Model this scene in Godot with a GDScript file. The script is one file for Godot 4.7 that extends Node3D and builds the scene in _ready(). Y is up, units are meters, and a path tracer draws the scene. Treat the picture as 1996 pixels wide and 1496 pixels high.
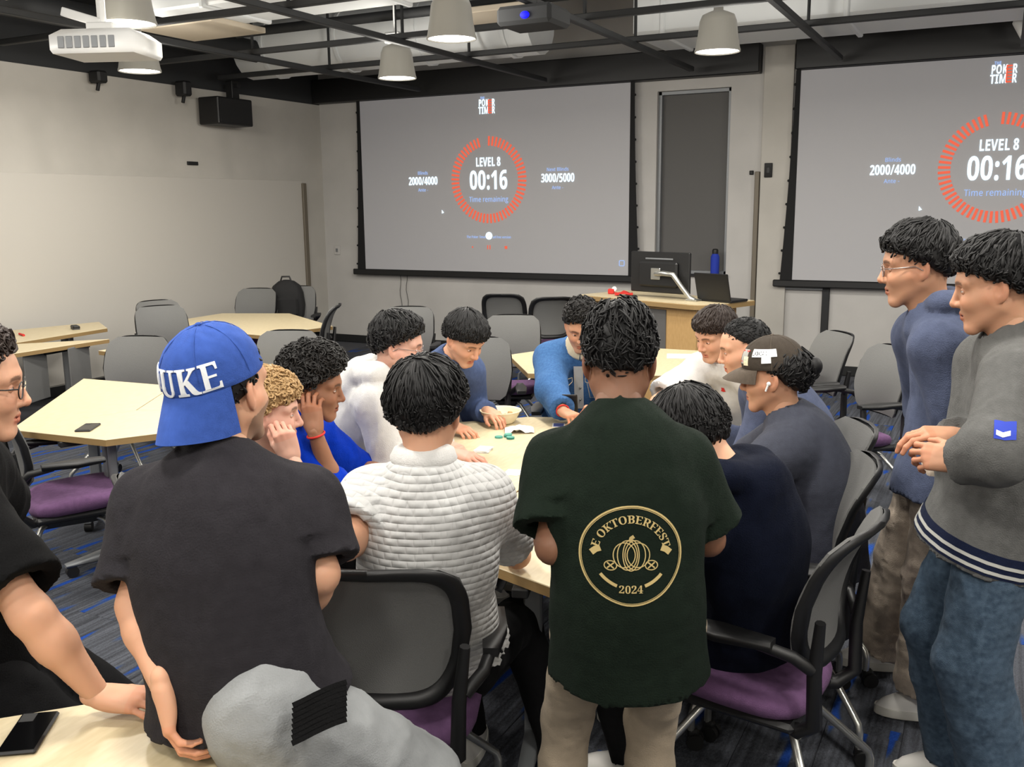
extends Node3D
# A classroom with two projection screens where a card game is played round a table.

var M := {}          # materials by name
var names := {}
var FOLD := FastNoiseLite.new()
var DRAPE := FastNoiseLite.new()

func numbered(called: String) -> String:
	var n: int = names.get(called, 0)
	names[called] = n + 1
	return called if n == 0 else "%s_%03d" % [called, n]
func thing(called: String, label: String, category: String, at := Vector3.ZERO, turn := 0.0, group := "") -> Node3D:
	var o := Node3D.new()
	o.name = numbered(called)
	add_child(o, true)
	o.position = at
	o.rotation.y = turn
	return tag(o, label, category, group)
func tag(o: Node3D, label: String, category: String, group := "") -> Node3D:
	o.set_meta("label", label)
	o.set_meta("category", category)
	if group: o.set_meta("group", group)
	return o
func put(called: String, m: Mesh, mat: Material, parent: Node3D = self) -> MeshInstance3D:
	var o := MeshInstance3D.new()
	o.name = numbered(called) if parent == self else called
	o.mesh = m
	o.material_override = mat
	parent.add_child(o, true)
	return o
func struct(called: String, m: Mesh, mat: Material, label: String) -> MeshInstance3D:
	var o := MeshInstance3D.new()
	o.name = called
	o.mesh = m
	o.material_override = mat
	add_child(o, true)
	o.set_meta("kind", "structure")
	o.set_meta("label", label)
	return o
func dup(root: Node3D, at: Vector3, turn: float, label: String) -> Node3D:
	var r: Node3D = root.duplicate()
	r.name = numbered(String(root.name).rstrip("0123456789").trim_suffix("_"))
	add_child(r, true)
	r.position = at
	r.rotation = Vector3(0, turn, 0)
	r.set_meta("label", label)
	return r
func _ready() -> void:
	# camera
	var cam := Camera3D.new(); cam.name = "camera"
	cam.projection = Camera3D.PROJECTION_PERSPECTIVE
	cam.keep_aspect = Camera3D.KEEP_HEIGHT
	cam.fov = rad_to_deg(2.0 * atan(748.0 / 1850.0))
	cam.position = Vector3(0, 1.82, 0)
	cam.basis = Basis(Vector3.UP, deg_to_rad(27.1)) * Basis(Vector3.RIGHT, deg_to_rad(-10.6)) * Basis(Vector3.BACK, deg_to_rad(-0.55))
	cam.near = 0.05; cam.far = 60.0
	add_child(cam, true)
	# a closed room at night: next to no light comes from outside
	var we := WorldEnvironment.new(); we.name = "environment"
	var env := Environment.new()
	env.background_mode = Environment.BG_COLOR
	env.background_color = Color(0.02, 0.02, 0.025)
	env.tonemap_mode = Environment.TONE_MAPPER_LINEAR
	env.tonemap_exposure = EXPOSURE
	env.sdfgi_enabled = true; env.ssao_enabled = true; env.ssil_enabled = true
	we.environment = env
	add_child(we, true)
	FOLD.seed = 7; FOLD.frequency = 9.0; FOLD.fractal_octaves = 2; FOLD.noise_type = FastNoiseLite.TYPE_SIMPLEX_SMOOTH
	DRAPE.seed = 3; DRAPE.frequency = 5.5; DRAPE.fractal_type = FastNoiseLite.FRACTAL_RIDGED; DRAPE.fractal_octaves = 2; DRAPE.noise_type = FastNoiseLite.TYPE_SIMPLEX_SMOOTH
	make_materials()
	make_room()
	make_ceiling()
	make_lamps()
	make_screens()
	make_tables()
	make_lectern()
	make_chairs()
	make_people()
	make_small_things()
const EXPOSURE := 1.0
const LAMP_ENERGY := 3.9
const SHADE_ENERGY := 0.75

# ------------------------------------------------------------------ materials
func noise_tex(size: int, freq: float, lo: Color, hi: Color, oct := 3, sd := 1, type := FastNoiseLite.TYPE_SIMPLEX_SMOOTH) -> NoiseTexture2D:
	var n := FastNoiseLite.new(); n.seed = sd; n.frequency = freq; n.fractal_octaves = oct; n.noise_type = type
	var t := NoiseTexture2D.new(); t.width = size; t.height = size; t.seamless = true; t.noise = n
	var g := Gradient.new(); g.set_color(0, lo); g.set_color(1, hi); t.color_ramp = g
	return t
func bump_tex(size: int, freq: float, strength: float, sd := 1) -> NoiseTexture2D:
	var n := FastNoiseLite.new(); n.seed = sd; n.frequency = freq; n.fractal_octaves = 3
	var t := NoiseTexture2D.new(); t.width = size; t.height = size; t.seamless = true; t.noise = n; t.as_normal_map = true; t.bump_strength = strength
	return t
func mat(name: String, c: Color, rough := 0.7, metal := 0.0) -> StandardMaterial3D:
	var m := StandardMaterial3D.new()
	m.resource_name = name; m.albedo_color = c; m.roughness = rough; m.metallic = metal
	M[name] = m
	return m
var FAB: NoiseTexture2D
var MOT: NoiseTexture2D
var MOT2: NoiseTexture2D
func cloth(name: String, c: Color, scale := 6.0, nrm := 0.5, rim := 0.25) -> StandardMaterial3D:
	var m := mat(name, c, 0.92)
	m.metallic_specular = 0.2
	m.normal_enabled = true; m.normal_texture = FAB; m.normal_scale = nrm
	m.uv1_triplanar = true; m.uv1_scale = Vector3.ONE * scale
	m.albedo_texture = MOT
	m.rim_enabled = true; m.rim = rim; m.rim_tint = 0.6
	return m
func emit(name: String, c: Color, e: float) -> StandardMaterial3D:
	var m := mat(name, c * 0.4, 0.8)
	m.emission_enabled = true; m.emission = c; m.emission_energy_multiplier = e
	return m
func carpet_tex(blue: float, sd: int) -> ImageTexture:
	var w := 192; var h := 384
	var im := Image.create(w, h, false, Image.FORMAT_RGB8)
	var a := FastNoiseLite.new(); a.seed = sd; a.frequency = 0.06
	var b := FastNoiseLite.new(); b.seed = sd + 5; b.frequency = 0.035; b.fractal_octaves = 2
	var rng := RandomNumberGenerator.new(); rng.seed = sd
	for y in h:
		for x in w:
			var s := a.get_noise_2d(x * 1.6, y * 0.06) * 0.5 + 0.5
			var g := 0.15 + 0.2 * s + rng.randf() * 0.07
			var col := Color(g * 0.97, g, g * 1.08)
			var k := b.get_noise_2d(x * 0.55, y * 0.12 + 40.0) + (blue - 0.5)
			col = col.lerp(Color(0.08, 0.2, 0.5).lerp(Color(0.14, 0.32, 0.68), rng.randf() * 0.7), smoothstep(0.06, 0.3, k) * 0.85)
			im.set_pixel(x, y, col)
	return ImageTexture.create_from_image(im)

func make_materials() -> void:
	FAB = bump_tex(256, 0.16, 3.0, 3)
	MOT = noise_tex(128, 0.05, Color(0.86, 0.86, 0.86), Color(1, 1, 1), 4, 9)
	MOT2 = noise_tex(128, 0.05, Color(0.95, 0.95, 0.95), Color(1, 1, 1), 4, 9)
	var wall := mat("wall_paint", Color(0.72, 0.705, 0.675), 0.75)
	wall.albedo_texture = noise_tex(256, 0.01, Color(0.93, 0.93, 0.93), Color(1, 1, 1), 4, 4)
	wall.uv1_triplanar = true; wall.uv1_world_triplanar = true; wall.uv1_scale = Vector3.ONE * 0.4
	var wb := mat("back_paint", Color(0.73, 0.72, 0.705), 0.75)
	wb.albedo_texture = wall.albedo_texture
	wb.uv1_triplanar = true; wb.uv1_world_triplanar = true; wb.uv1_scale = Vector3.ONE * 0.35
	mat("whiteboard", Color(0.72, 0.705, 0.675), 0.5)
	mat("dark_paint", Color(0.14, 0.145, 0.15), 0.85)
	mat("deck", Color(0.66, 0.67, 0.69), 0.9)
	mat("duct", Color(0.86, 0.87, 0.87), 0.6, 0.0)
	mat("duct_pale", Color(0.8, 0.75, 0.67), 0.7)
	mat("strut", Color(0.11, 0.115, 0.12), 0.7)
	mat("black_metal", Color(0.05, 0.05, 0.055), 0.6)
	mat("black_plastic", Color(0.045, 0.045, 0.05), 0.5)
	mat("soft_black", Color(0.035, 0.035, 0.04), 0.85)
	mat("grey_panel", Color(0.34, 0.335, 0.33), 0.75)
	mat("trim_olive", Color(0.42, 0.39, 0.34), 0.55, 0.2)
	mat("dark_base", Color(0.06, 0.065, 0.07), 0.7)
	var lam := mat("laminate", Color(0.78, 0.725, 0.6), 0.42)
	lam.albedo_texture = noise_tex(256, 0.09, Color(0.93, 0.92, 0.89), Color(1, 1, 1), 4, 12)
	lam.uv1_triplanar = true; lam.uv1_world_triplanar = true; lam.uv1_scale = Vector3(2.2, 2.2, 0.5)
	var ed := mat("edge_band", Color(0.56, 0.46, 0.3), 0.55)
	ed.albedo_texture = lam.albedo_texture; ed.uv1_triplanar = true; ed.uv1_scale = Vector3(1.5, 12, 1.5)
	var lw := mat("lectern_wood", Color(0.74, 0.6, 0.4), 0.5)
	lw.albedo_texture = lam.albedo_texture; lw.uv1_triplanar = true; lw.uv1_scale = Vector3(2, 0.6, 2)
	mat("leg_grey", Color(0.5, 0.51, 0.52), 0.45, 0.4)
	mat("chrome", Color(0.72, 0.72, 0.7), 0.28, 0.85)
	mat("white_plastic", Color(0.88, 0.88, 0.87), 0.4)
	var mesh := mat("chair_grey", Color(0.37, 0.37, 0.365), 0.8)
	mesh.normal_enabled = true; mesh.normal_texture = FAB; mesh.normal_scale = 0.5; mesh.uv1_triplanar = true; mesh.uv1_scale = Vector3.ONE * 6.0
	cloth("seat_purple", Color(0.4, 0.29, 0.42), 5.0, 0.6)
	mat("rubber", Color(0.025, 0.025, 0.028), 0.6)
	for k in 4:
		var cm := mat("carpet_%d" % k, Color(1, 1, 1), 0.97)
		cm.albedo_texture = carpet_tex([0.3, 0.42, 0.56, 0.2][k], 20 + k)
		cm.metallic_specular = 0.15
		cm.normal_enabled = true; cm.normal_texture = FAB; cm.normal_scale = 0.4; cm.uv1_scale = Vector3(1, 1, 1)
	var cf := mat("carpet_far", Color(0.27, 0.275, 0.3), 0.97)
	cf.albedo_texture = MOT; cf.uv1_triplanar = true; cf.uv1_world_triplanar = true; cf.uv1_scale = Vector3(4, 4, 0.4)
	# projection
	var scr := mat("screen_cloth", Color(0.66, 0.655, 0.655), 0.9)
	scr.emission_enabled = true; scr.emission = Color(0.3, 0.31, 0.36); scr.emission_energy_multiplier = 0.3
	emit("beam_white", Color(0.86, 0.95, 1.0), 1.6)
	emit("beam_soft", Color(0.66, 0.78, 1.0), 0.9)
	emit("beam_red", Color(1.0, 0.42, 0.3), 0.8)
	emit("beam_halo", Color(0.33, 0.36, 0.55), 0.3)
	emit("lamp_glow", Color(1.0, 0.985, 0.95), 7.0)
	var ls := emit("lamp_shade", Color(1.0, 0.97, 0.9), 0.12)
	ls.albedo_color = Color(0.42, 0.41, 0.38); ls.roughness = 0.4
	emit("blue_led", Color(0.02, 0.03, 1.0), 2.5)
	# people
	var sk := mat("skin", Color(1, 1, 1), 0.55)
	sk.vertex_color_use_as_albedo = true
	sk.metallic_specular = 0.4
	sk.subsurf_scatter_enabled = true; sk.subsurf_scatter_strength = 0.12
	for h in [["hair_black", Color(0.055, 0.052, 0.055)], ["hair_brown", Color(0.16, 0.12, 0.1)], ["hair_dark", Color(0.075, 0.065, 0.06)], ["hair_blond", Color(0.62, 0.5, 0.34)], ["hair_short_black", Color(0.06, 0.058, 0.06)]]:
		var m := mat(h[0], h[1], 0.58)
		m.metallic_specular = 0.4

	mat("white_leather", Color(0.86, 0.85, 0.83), 0.5)
	mat("dark_leather", Color(0.05, 0.05, 0.055), 0.5)
	mat("sole", Color(0.8, 0.79, 0.76), 0.7)
	mat("gold", Color(0.75, 0.6, 0.3), 0.35, 0.8)
	mat("print_gold", Color(0.68, 0.6, 0.4), 0.85)
	mat("print_white", Color(0.86, 0.87, 0.88), 0.85)
	mat("print_red", Color(0.75, 0.16, 0.13), 0.8)
	mat("print_grey", Color(0.62, 0.62, 0.6), 0.85)
	mat("print_blue", Color(0.1, 0.2, 0.62), 0.8)
	var gl := mat("lens", Color(0.9, 0.92, 0.95, 0.12), 0.05)
	gl.transparency = BaseMaterial3D.TRANSPARENCY_ALPHA
	mat("frame_metal", Color(0.55, 0.5, 0.48), 0.3, 0.7)
	mat("frame_black", Color(0.03, 0.03, 0.03), 0.35)
	mat("card_back", Color(0.3, 0.34, 0.55), 0.4)
	mat("card_face", Color(0.88, 0.88, 0.87), 0.4)
	mat("bowl", Color(0.9, 0.85, 0.72), 0.45)
	mat("chip_green", Color(0.25, 0.55, 0.48), 0.5)
	mat("chip_white", Color(0.85, 0.85, 0.82), 0.5)
	mat("screen_black", Color(0.02, 0.02, 0.025), 0.12)

# ------------------------------------------------------------------ the room: x along the back wall, z towards the viewer
const XL := -8.25
const XR := 4.6
const ZB := -10.55
const ZF := 3.2
const TOP := 4.25
func make_room() -> void:
	var fl := struct("floor", MB.new().box(Vector3((XL + XR) / 2, -0.06, (ZB + ZF) / 2), Vector3(XR - XL + 0.4, 0.12 - 0.012, ZF - ZB + 0.4)).mesh(), M.carpet_far, "dark grey carpet laid in long planks with blue streaks")
	var rng := RandomNumberGenerator.new(); rng.seed = 11
	var variants := []
	for k in 5:
		var m := MB.new()
		m.box(Vector3(0, -0.003, 0), Vector3(0.248, 0.006, 0.998), 0.002)
		var off := Vector2(rng.randf(), rng.randf())
		for q in m.v: m.uv.append(Vector2(q.x / 0.5, q.z / 1.3) + off)
		variants.append(m.mesh())
	for i in 34:
		for j in 8:
			var o := put("carpet_plank", variants[rng.randi() % 5], M["carpet_%d" % [0, 3, 1, 3, 2, 0, 3, 1, 0, 3][rng.randi() % 10]], fl)
			o.position = Vector3(-7.3 + i * 0.25, 0.0, -10.0 + j * 1.0 + (0.5 if i % 2 else 0.0) + 0.25)
	# the walls: cream up to 3.165 m, painted dark above
	var w := 0.2
	struct("wall_left", MB.new().box(Vector3(XL - w / 2, 3.165 / 2, (ZB + ZF) / 2), Vector3(w, 3.165, ZF - ZB)).mesh(), M.wall_paint, "cream painted wall on the left under the dark ceiling")
	struct("wall_left_upper", MB.new().box(Vector3(XL - w / 2, (TOP + 3.165) / 2, (ZB + ZF) / 2), Vector3(w, TOP - 3.165, ZF - ZB)).mesh(), M.dark_paint, "dark painted strip of the left wall above the cream")
	# back wall with the recessed window beside the lectern
	var wx0 := -3.54; var wx1 := -2.71; var wy0 := 1.04; var wy1 := 3.06
	var bm := MB.new()
	bm.box(Vector3((XL - w + wx0) / 2, TOP / 2, ZB - w / 2), Vector3(wx0 - XL + w, TOP, w))
	bm.box(Vector3((wx1 + XR) / 2, TOP / 2, ZB - w / 2), Vector3(XR - wx1, TOP, w))
	bm.box(Vector3((wx0 + wx1) / 2, wy0 / 2, ZB - w / 2), Vector3(wx1 - wx0, wy0, w))
	bm.box(Vector3((wx0 + wx1) / 2, (wy1 + TOP) / 2, ZB - w / 2), Vector3(wx1 - wx0, TOP - wy1, w))
	struct("wall_back", bm.mesh(), M.back_paint, "off white back wall behind the two projection screens")
	struct("trim_1", MB.new().box(Vector3(-2.2, 1.72, ZB + 0.025), Vector3(0.31, 3.44, 0.05), 0.004).mesh(), M.wall_paint, "shallow cream pilaster between the two projection screens")
	var win := struct("window_1", MB.new().box(Vector3((wx0 + wx1) / 2, (wy0 + wy1) / 2, ZB - 0.12), Vector3(wx1 - wx0, wy1 - wy0, 0.02)).mesh(), M.grey_panel, "tall dark window with a lowered grey blind beside the lectern")
	var fm := MB.new()
	for x in [wx0 + 0.02, wx1 - 0.02]: fm.box(Vector3(x, (wy0 + wy1) / 2, ZB - 0.08), Vector3(0.04, wy1 - wy0, 0.06), 0.004)
	for y in [wy0 + 0.02, wy1 - 0.02]: fm.box(Vector3((wx0 + wx1) / 2, y, ZB - 0.08), Vector3(wx1 - wx0, 0.04, 0.06), 0.004)
	put("window_frame", fm.mesh(), M.leg_grey, win)
	put("window_sill", MB.new().box(Vector3((wx0 + wx1) / 2, wy0 - 0.01, ZB - 0.03), Vector3(wx1 - wx0 + 0.06, 0.025, 0.14), 0.005).mesh(), M.black_plastic, win)
	struct("wall_right", MB.new().box(Vector3(XR + w / 2, TOP / 2, (ZB + ZF) / 2), Vector3(w, TOP, ZF - ZB)).mesh(), M.wall_paint, "cream wall on the right")
	struct("wall_front", MB.new().box(Vector3((XL + XR) / 2, TOP / 2, ZF + w / 2), Vector3(XR - XL + 2 * w, TOP, w)).mesh(), M.wall_paint, "cream wall at the viewer's end")
	struct("ceiling", MB.new().box(Vector3((XL + XR) / 2, TOP + 0.1, (ZB + ZF) / 2), Vector3(XR - XL + 2 * w, 0.2, ZF - ZB + 2 * w)).mesh(), M.deck, "dark open ceiling deck above ducts and strut grid")
	struct("baseboard_back", MB.new().box(Vector3((XL + XR) / 2, 0.05, ZB + 0.008), Vector3(XR - XL, 0.1, 0.016), 0.003).mesh(), M.dark_base, "black rubber baseboard along the back wall")
	struct("baseboard_left", MB.new().box(Vector3(XL + 0.008, 0.05, (ZB + ZF) / 2), Vector3(0.016, 0.1, ZF - ZB), 0.003).mesh(), M.dark_base, "black rubber baseboard along the left wall")
	# writing-board lining of the left wall, ending in a metal strip near the corner
	struct("trim_2", MB.new().box(Vector3(XL + 0.006, 1.14, -4.35), Vector3(0.012, 2.06, 11.5), 0.003).mesh(), M.whiteboard, "cream writing board lining the lower left wall")
	struct("trim_3", MB.new().box(Vector3(XL + 0.02, 1.08, -10.12), Vector3(0.04, 2.12, 0.075), 0.006).mesh(), M.trim_olive, "metal edge strip ending the writing board near the corner")
	struct("trim_4", MB.new().box(Vector3(-2.39, 1.08, ZB + 0.025), Vector3(0.05, 2.16, 0.05), 0.006).mesh(), M.trim_olive, "metal edge strip on the back wall between the screens")
	# dark frame under the right screen: a whiteboard with a black edge
	var m := MB.new()
	m.box(Vector3(-1.62, 0.5, ZB + 0.02), Vector3(0.075, 0.98, 0.04), 0.005)
	struct("trim_5", m.mesh(), M.strut, "dark upright edge strip below the right hand screen")
	struct("trim_6", MB.new().box(Vector3(-1.98, 0.945, ZB + 0.02), Vector3(0.66, 0.085, 0.04), 0.005).mesh(), M.leg_grey, "grey ledge on the wall below the right hand screen")

func make_ceiling() -> void:
	var g := MB.new()
	for x in [-6.45, -4.76, -3.05, -1.55, 0.05]:
		var o := tag(put("strut_bar", MB.new().box(Vector3(x, 3.225, -5.6), Vector3(0.055, 0.05, 9.2), 0.006).mesh(), M.strut), "", "strut", "") as Node3D
		o.set_meta("label", "dark strut running towards the back wall, %s" % {-6.45: "nearest the left wall", -4.76: "passing just left of the middle lamps", -3.05: "above the middle of the left screen", -1.55: "ending above the left edge of the right screen", 0.05: "furthest right above the right screen"}[x])
	for z in [-2.8, -4.3, -5.78, -7.28, -8.45]:
		var o := tag(put("strut_bar", MB.new().box(Vector3(-2.2, 3.277, z), Vector3(11.6, 0.05, 0.055), 0.006).mesh(), M.strut), "", "strut", "") as Node3D
		o.set_meta("label", "dark ceiling strut running across the room, %s" % {-2.8: "closest to the viewer", -4.3: "just behind the closest one", -5.78: "passing above the white projector", -7.28: "beside the farthest row of lamps", -8.45: "nearest the screens"}[z])
	var rods := MB.new()
	for x in [-6.45, -4.76, -3.05, -1.55, 0.05]:
		for z in [-4.3, -5.78, -7.28, -8.45]:
			var r := put("hanger_rod", MB.new().tube([Vector3(x, 3.24, z), Vector3(x, TOP, z)], 0.014, 6).mesh(), M.strut)
			tag(r, "thin dark hanger rod dropping from the deck to a strut crossing", "rod", "hanger rods of the strut grid")
	# ducts
	var d := MB.new().box(Vector3(0.65, 3.62, -9.2), Vector3(7.7, 0.56, 0.9), 0.05)
	for k in 5: d.box(Vector3(-2.9 + k * 1.6, 3.62, -9.2), Vector3(0.05, 0.6, 0.94), 0.01)
	tag(put("air_duct", d.mesh(), M.duct), "long grey rectangular air duct above the screens on the right", "duct")
	d = MB.new().tube([Vector3(-7.9, 3.62, -8.9), Vector3(-4.2, 3.62, -8.9)], 0.33, 20)
	for k in 4: d.tube([Vector3(-7.5 + k, 3.62, -8.9), Vector3(-7.46 + k, 3.62, -8.9)], 0.345, 20)
	tag(put("air_duct", d.mesh(), M.duct), "round grey air duct above the left screen", "duct")
	d = MB.new().box(Vector3(-2.2, 3.72, -6.6), Vector3(9.0, 0.5, 0.8), 0.02)
	for k in 6: d.box(Vector3(-6.0 + k * 1.5, 3.72, -6.6), Vector3(0.05, 0.55, 0.85), 0.01)
	tag(put("air_duct", d.mesh(), M.duct), "dim grey air duct across the middle of the ceiling", "duct")
	d = MB.new().box(Vector3(-5.0, 3.62, -5.1), Vector3(4.6, 0.26, 0.55), 0.01)
	for k in 3: d.box(Vector3(-6.6 + k * 1.5, 3.62, -5.1), Vector3(0.04, 0.29, 0.58), 0.006)
	tag(put("air_duct", d.mesh(), M.duct_pale), "pale beige duct above the front lamps", "duct")
	d = MB.new().tube([Vector3(-7.6, 3.55, -2.5), Vector3(-7.6, 3.55, -9.6)], 0.12, 12)
	tag(put("pipe", d.mesh(), M.strut), "dark pipe along the top of the left wall", "pipe")
	for spec in [[Vector3(-5.9, 3.5, -4.0), Vector3(1.1, 0.05, 0.9), "pale ceiling panel left of the front lamps"], [Vector3(-6.7, 3.45, -6.9), Vector3(0.9, 0.05, 0.7), "pale ceiling panel behind the white projector"], [Vector3(-4.1, 3.5, -7.9), Vector3(0.9, 0.05, 0.6), "pale ceiling panel beside the middle lamp"], [Vector3(-1.4, 3.6, -7.9), Vector3(0.55, 0.05, 0.5), "small pale ceiling panel above the right hand lamp"]]:
		tag(put("ceiling_panel", MB.new().box(spec[0], spec[1], 0.006).mesh(), M.duct_pale), spec[2], "panel")
	# conduits and cable trays in the dark above
	var rng := RandomNumberGenerator.new(); rng.seed = 5
	var runs := ["thin dark conduit crossing nearest the viewer above the struts", "pale conduit crossing just in front of the beige duct", "bent dark conduit crossing behind the beige duct", "thick dark conduit crossing near the projection screens"]
	for k in 4:
		var z: float = [-3.4, -4.55, -5.75, -7.9][k]
		var y: float = [3.6, 3.55, 3.7, 3.6][k]
		var path := [Vector3(-7.2, y, z), Vector3(-3.0 + rng.randf(), y, z), Vector3(-2.4 + rng.randf(), y + 0.1, z + 0.2), Vector3(4.4, y + 0.1, z + 0.2)]
		tag(put("conduit", MB.new().tube(path, 0.024 + 0.008 * k, 8).mesh(), M.duct if k == 1 else M.strut), runs[k], "conduit")
	for k in 5:
		var x := -7.2 + k * 1.9
		tag(put("deck_beam", MB.new().box(Vector3(x, 4.13, -4.0), Vector3(0.16, 0.24, 12.5), 0.01).mesh(), M.dark_paint), "dark steel beam under the ceiling deck", "beam", "beams under the deck")
	# loudspeaker by the left wall, brackets along it
	var sp := thing("wall_speaker", "black square loudspeaker hung high on the left wall", "speaker", Vector3(-8.05, 2.76, -8.58))
	put("cabinet", MB.new().box(Vector3(0, 0.15, 0), Vector3(0.3, 0.3, 0.56), 0.012).mesh(), M.black_plastic, sp)
	put("grille", MB.new().box(Vector3(0.155, 0.15, 0), Vector3(0.012, 0.27, 0.52), 0.004).mesh(), M.soft_black, sp)
	put("bracket", MB.new().bar(Vector3(-0.05, 0.3, -0.18), Vector3(-0.05, 0.52, -0.18), 0.12, 0.1, 0.006).bar(Vector3(-0.16, 0.46, -0.18), Vector3(0.05, 0.46, -0.18), 0.06, 0.04).mesh(), M.black_metal, sp)
	for spec in [[-6.9, 0.12, "small dark bracket low on the left wall's dark strip, nearest the viewer"], [-8.02, 0.16, "small hook hanging beside the wall speaker"]]:
		var bm := MB.new().box(Vector3(-8.12, 3.12, spec[0]), Vector3(0.16, spec[1], 0.12), 0.02)
		bm.tube([Vector3(-8.12, 3.12 - spec[1] * 0.5, spec[0]), Vector3(-8.12, 3.05 - spec[1] * 0.5, spec[0] + 0.02)], 0.02, 6)
		tag(put("wall_bracket", bm.mesh(), M.black_metal), spec[2], "bracket")
	var hk := MB.new().box(Vector3(XL + 0.01, 2.33, -8.2), Vector3(0.02, 0.04, 0.16), 0.004)
	tag(put("marker_clip", hk.mesh(), M.black_metal), "small dark clip on the left wall below the speaker", "clip")
	# projector
	var pr := thing("projector", "white ceiling projector with louvred side near the top left", "projector", Vector3(-4.75, 2.7, -4.12), deg_to_rad(22))
	put("case", MB.new().loft([[Vector3(-0.24, 0.0, -0.17), Vector3(-0.24, 0.0, 0.17), Vector3(0.24, 0.0, 0.17), Vector3(0.24, 0.0, -0.17)], [Vector3(-0.25, 0.02, -0.18), Vector3(-0.25, 0.02, 0.18), Vector3(0.25, 0.02, 0.18), Vector3(0.25, 0.02, -0.18)], [Vector3(-0.25, 0.1, -0.18), Vector3(-0.25, 0.1, 0.18), Vector3(0.25, 0.1, 0.18), Vector3(0.25, 0.1, -0.18)], [Vector3(-0.2, 0.14, -0.13), Vector3(-0.2, 0.14, 0.13), Vector3(0.2, 0.14, 0.13), Vector3(0.2, 0.14, -0.13)]]).mesh(), M.white_plastic, pr)
	var lv := MB.new()
	for k in 7: lv.box(Vector3(-0.18 + k * 0.05, 0.06, 0.183), Vector3(0.036, 0.065, 0.008), 0.002)
	put("louvre", lv.mesh(), M.leg_grey, pr)
	put("lens", MB.new().tube([Vector3(0.12, 0.06, -0.17), Vector3(0.12, 0.06, -0.23)], 0.045, 16).mesh(), M.screen_black, pr)
	put("mount", MB.new().box(Vector3(0, 0.165, 0), Vector3(0.16, 0.04, 0.16), 0.006).bar(Vector3(-0.02, 0.19, 0), Vector3(-0.25, 0.26, 0), 0.06, 0.05, 0.005).tube([Vector3(-0.02, 0.16, 0), Vector3(-0.02, 0.62, 0)], 0.025, 10).mesh(), M.white_plastic, pr)
	pr = thing("access_point", "small white box hanging between two pendant lamps", "access point", Vector3(-5.15, 3.36, -7.75))
	put("case", MB.new().box(Vector3(0, 0, 0), Vector3(0.17, 0.1, 0.17), 0.02).mesh(), M.white_plastic, pr)
	put("stem", MB.new().tube([Vector3(0, 0.04, 0), Vector3(0, TOP - 3.36, 0)], 0.014, 8).mesh(), M.white_plastic, pr)
	pr = thing("projector", "dark ceiling projector with a glowing blue lens above the left screen", "projector", Vector3(-3.05, 3.02, -6.35))
	put("case", MB.new().box(Vector3(0, 0.1, 0), Vector3(0.42, 0.13, 0.36), 0.025).mesh(), M.dark_paint, pr)
	put("mount", MB.new().tube([Vector3(0, 0.15, 0), Vector3(0, 0.5, 0)], 0.03, 10).mesh(), M.dark_paint, pr)
	put("lens", MB.new().ball(Vector3(0.02, 0.09, 0.185), Vector3(0.035, 0.025, 0.02), 12, 8).mesh(), M.blue_led, pr)
	pr = thing("security_camera", "small white camera at the top right above the screen housing", "camera", Vector3(0.02, 3.3, -9.9))
	put("body", MB.new().tube([Vector3(-0.03, 0.08, 0), Vector3(0.04, -0.06, 0.1)], 0.05, 12).mesh(), M.white_plastic, pr)
	put("bracket", MB.new().tube([Vector3(0, 0.05, 0), Vector3(0, 0.2, -0.05)], 0.015, 8).mesh(), M.white_plastic, pr)

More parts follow.
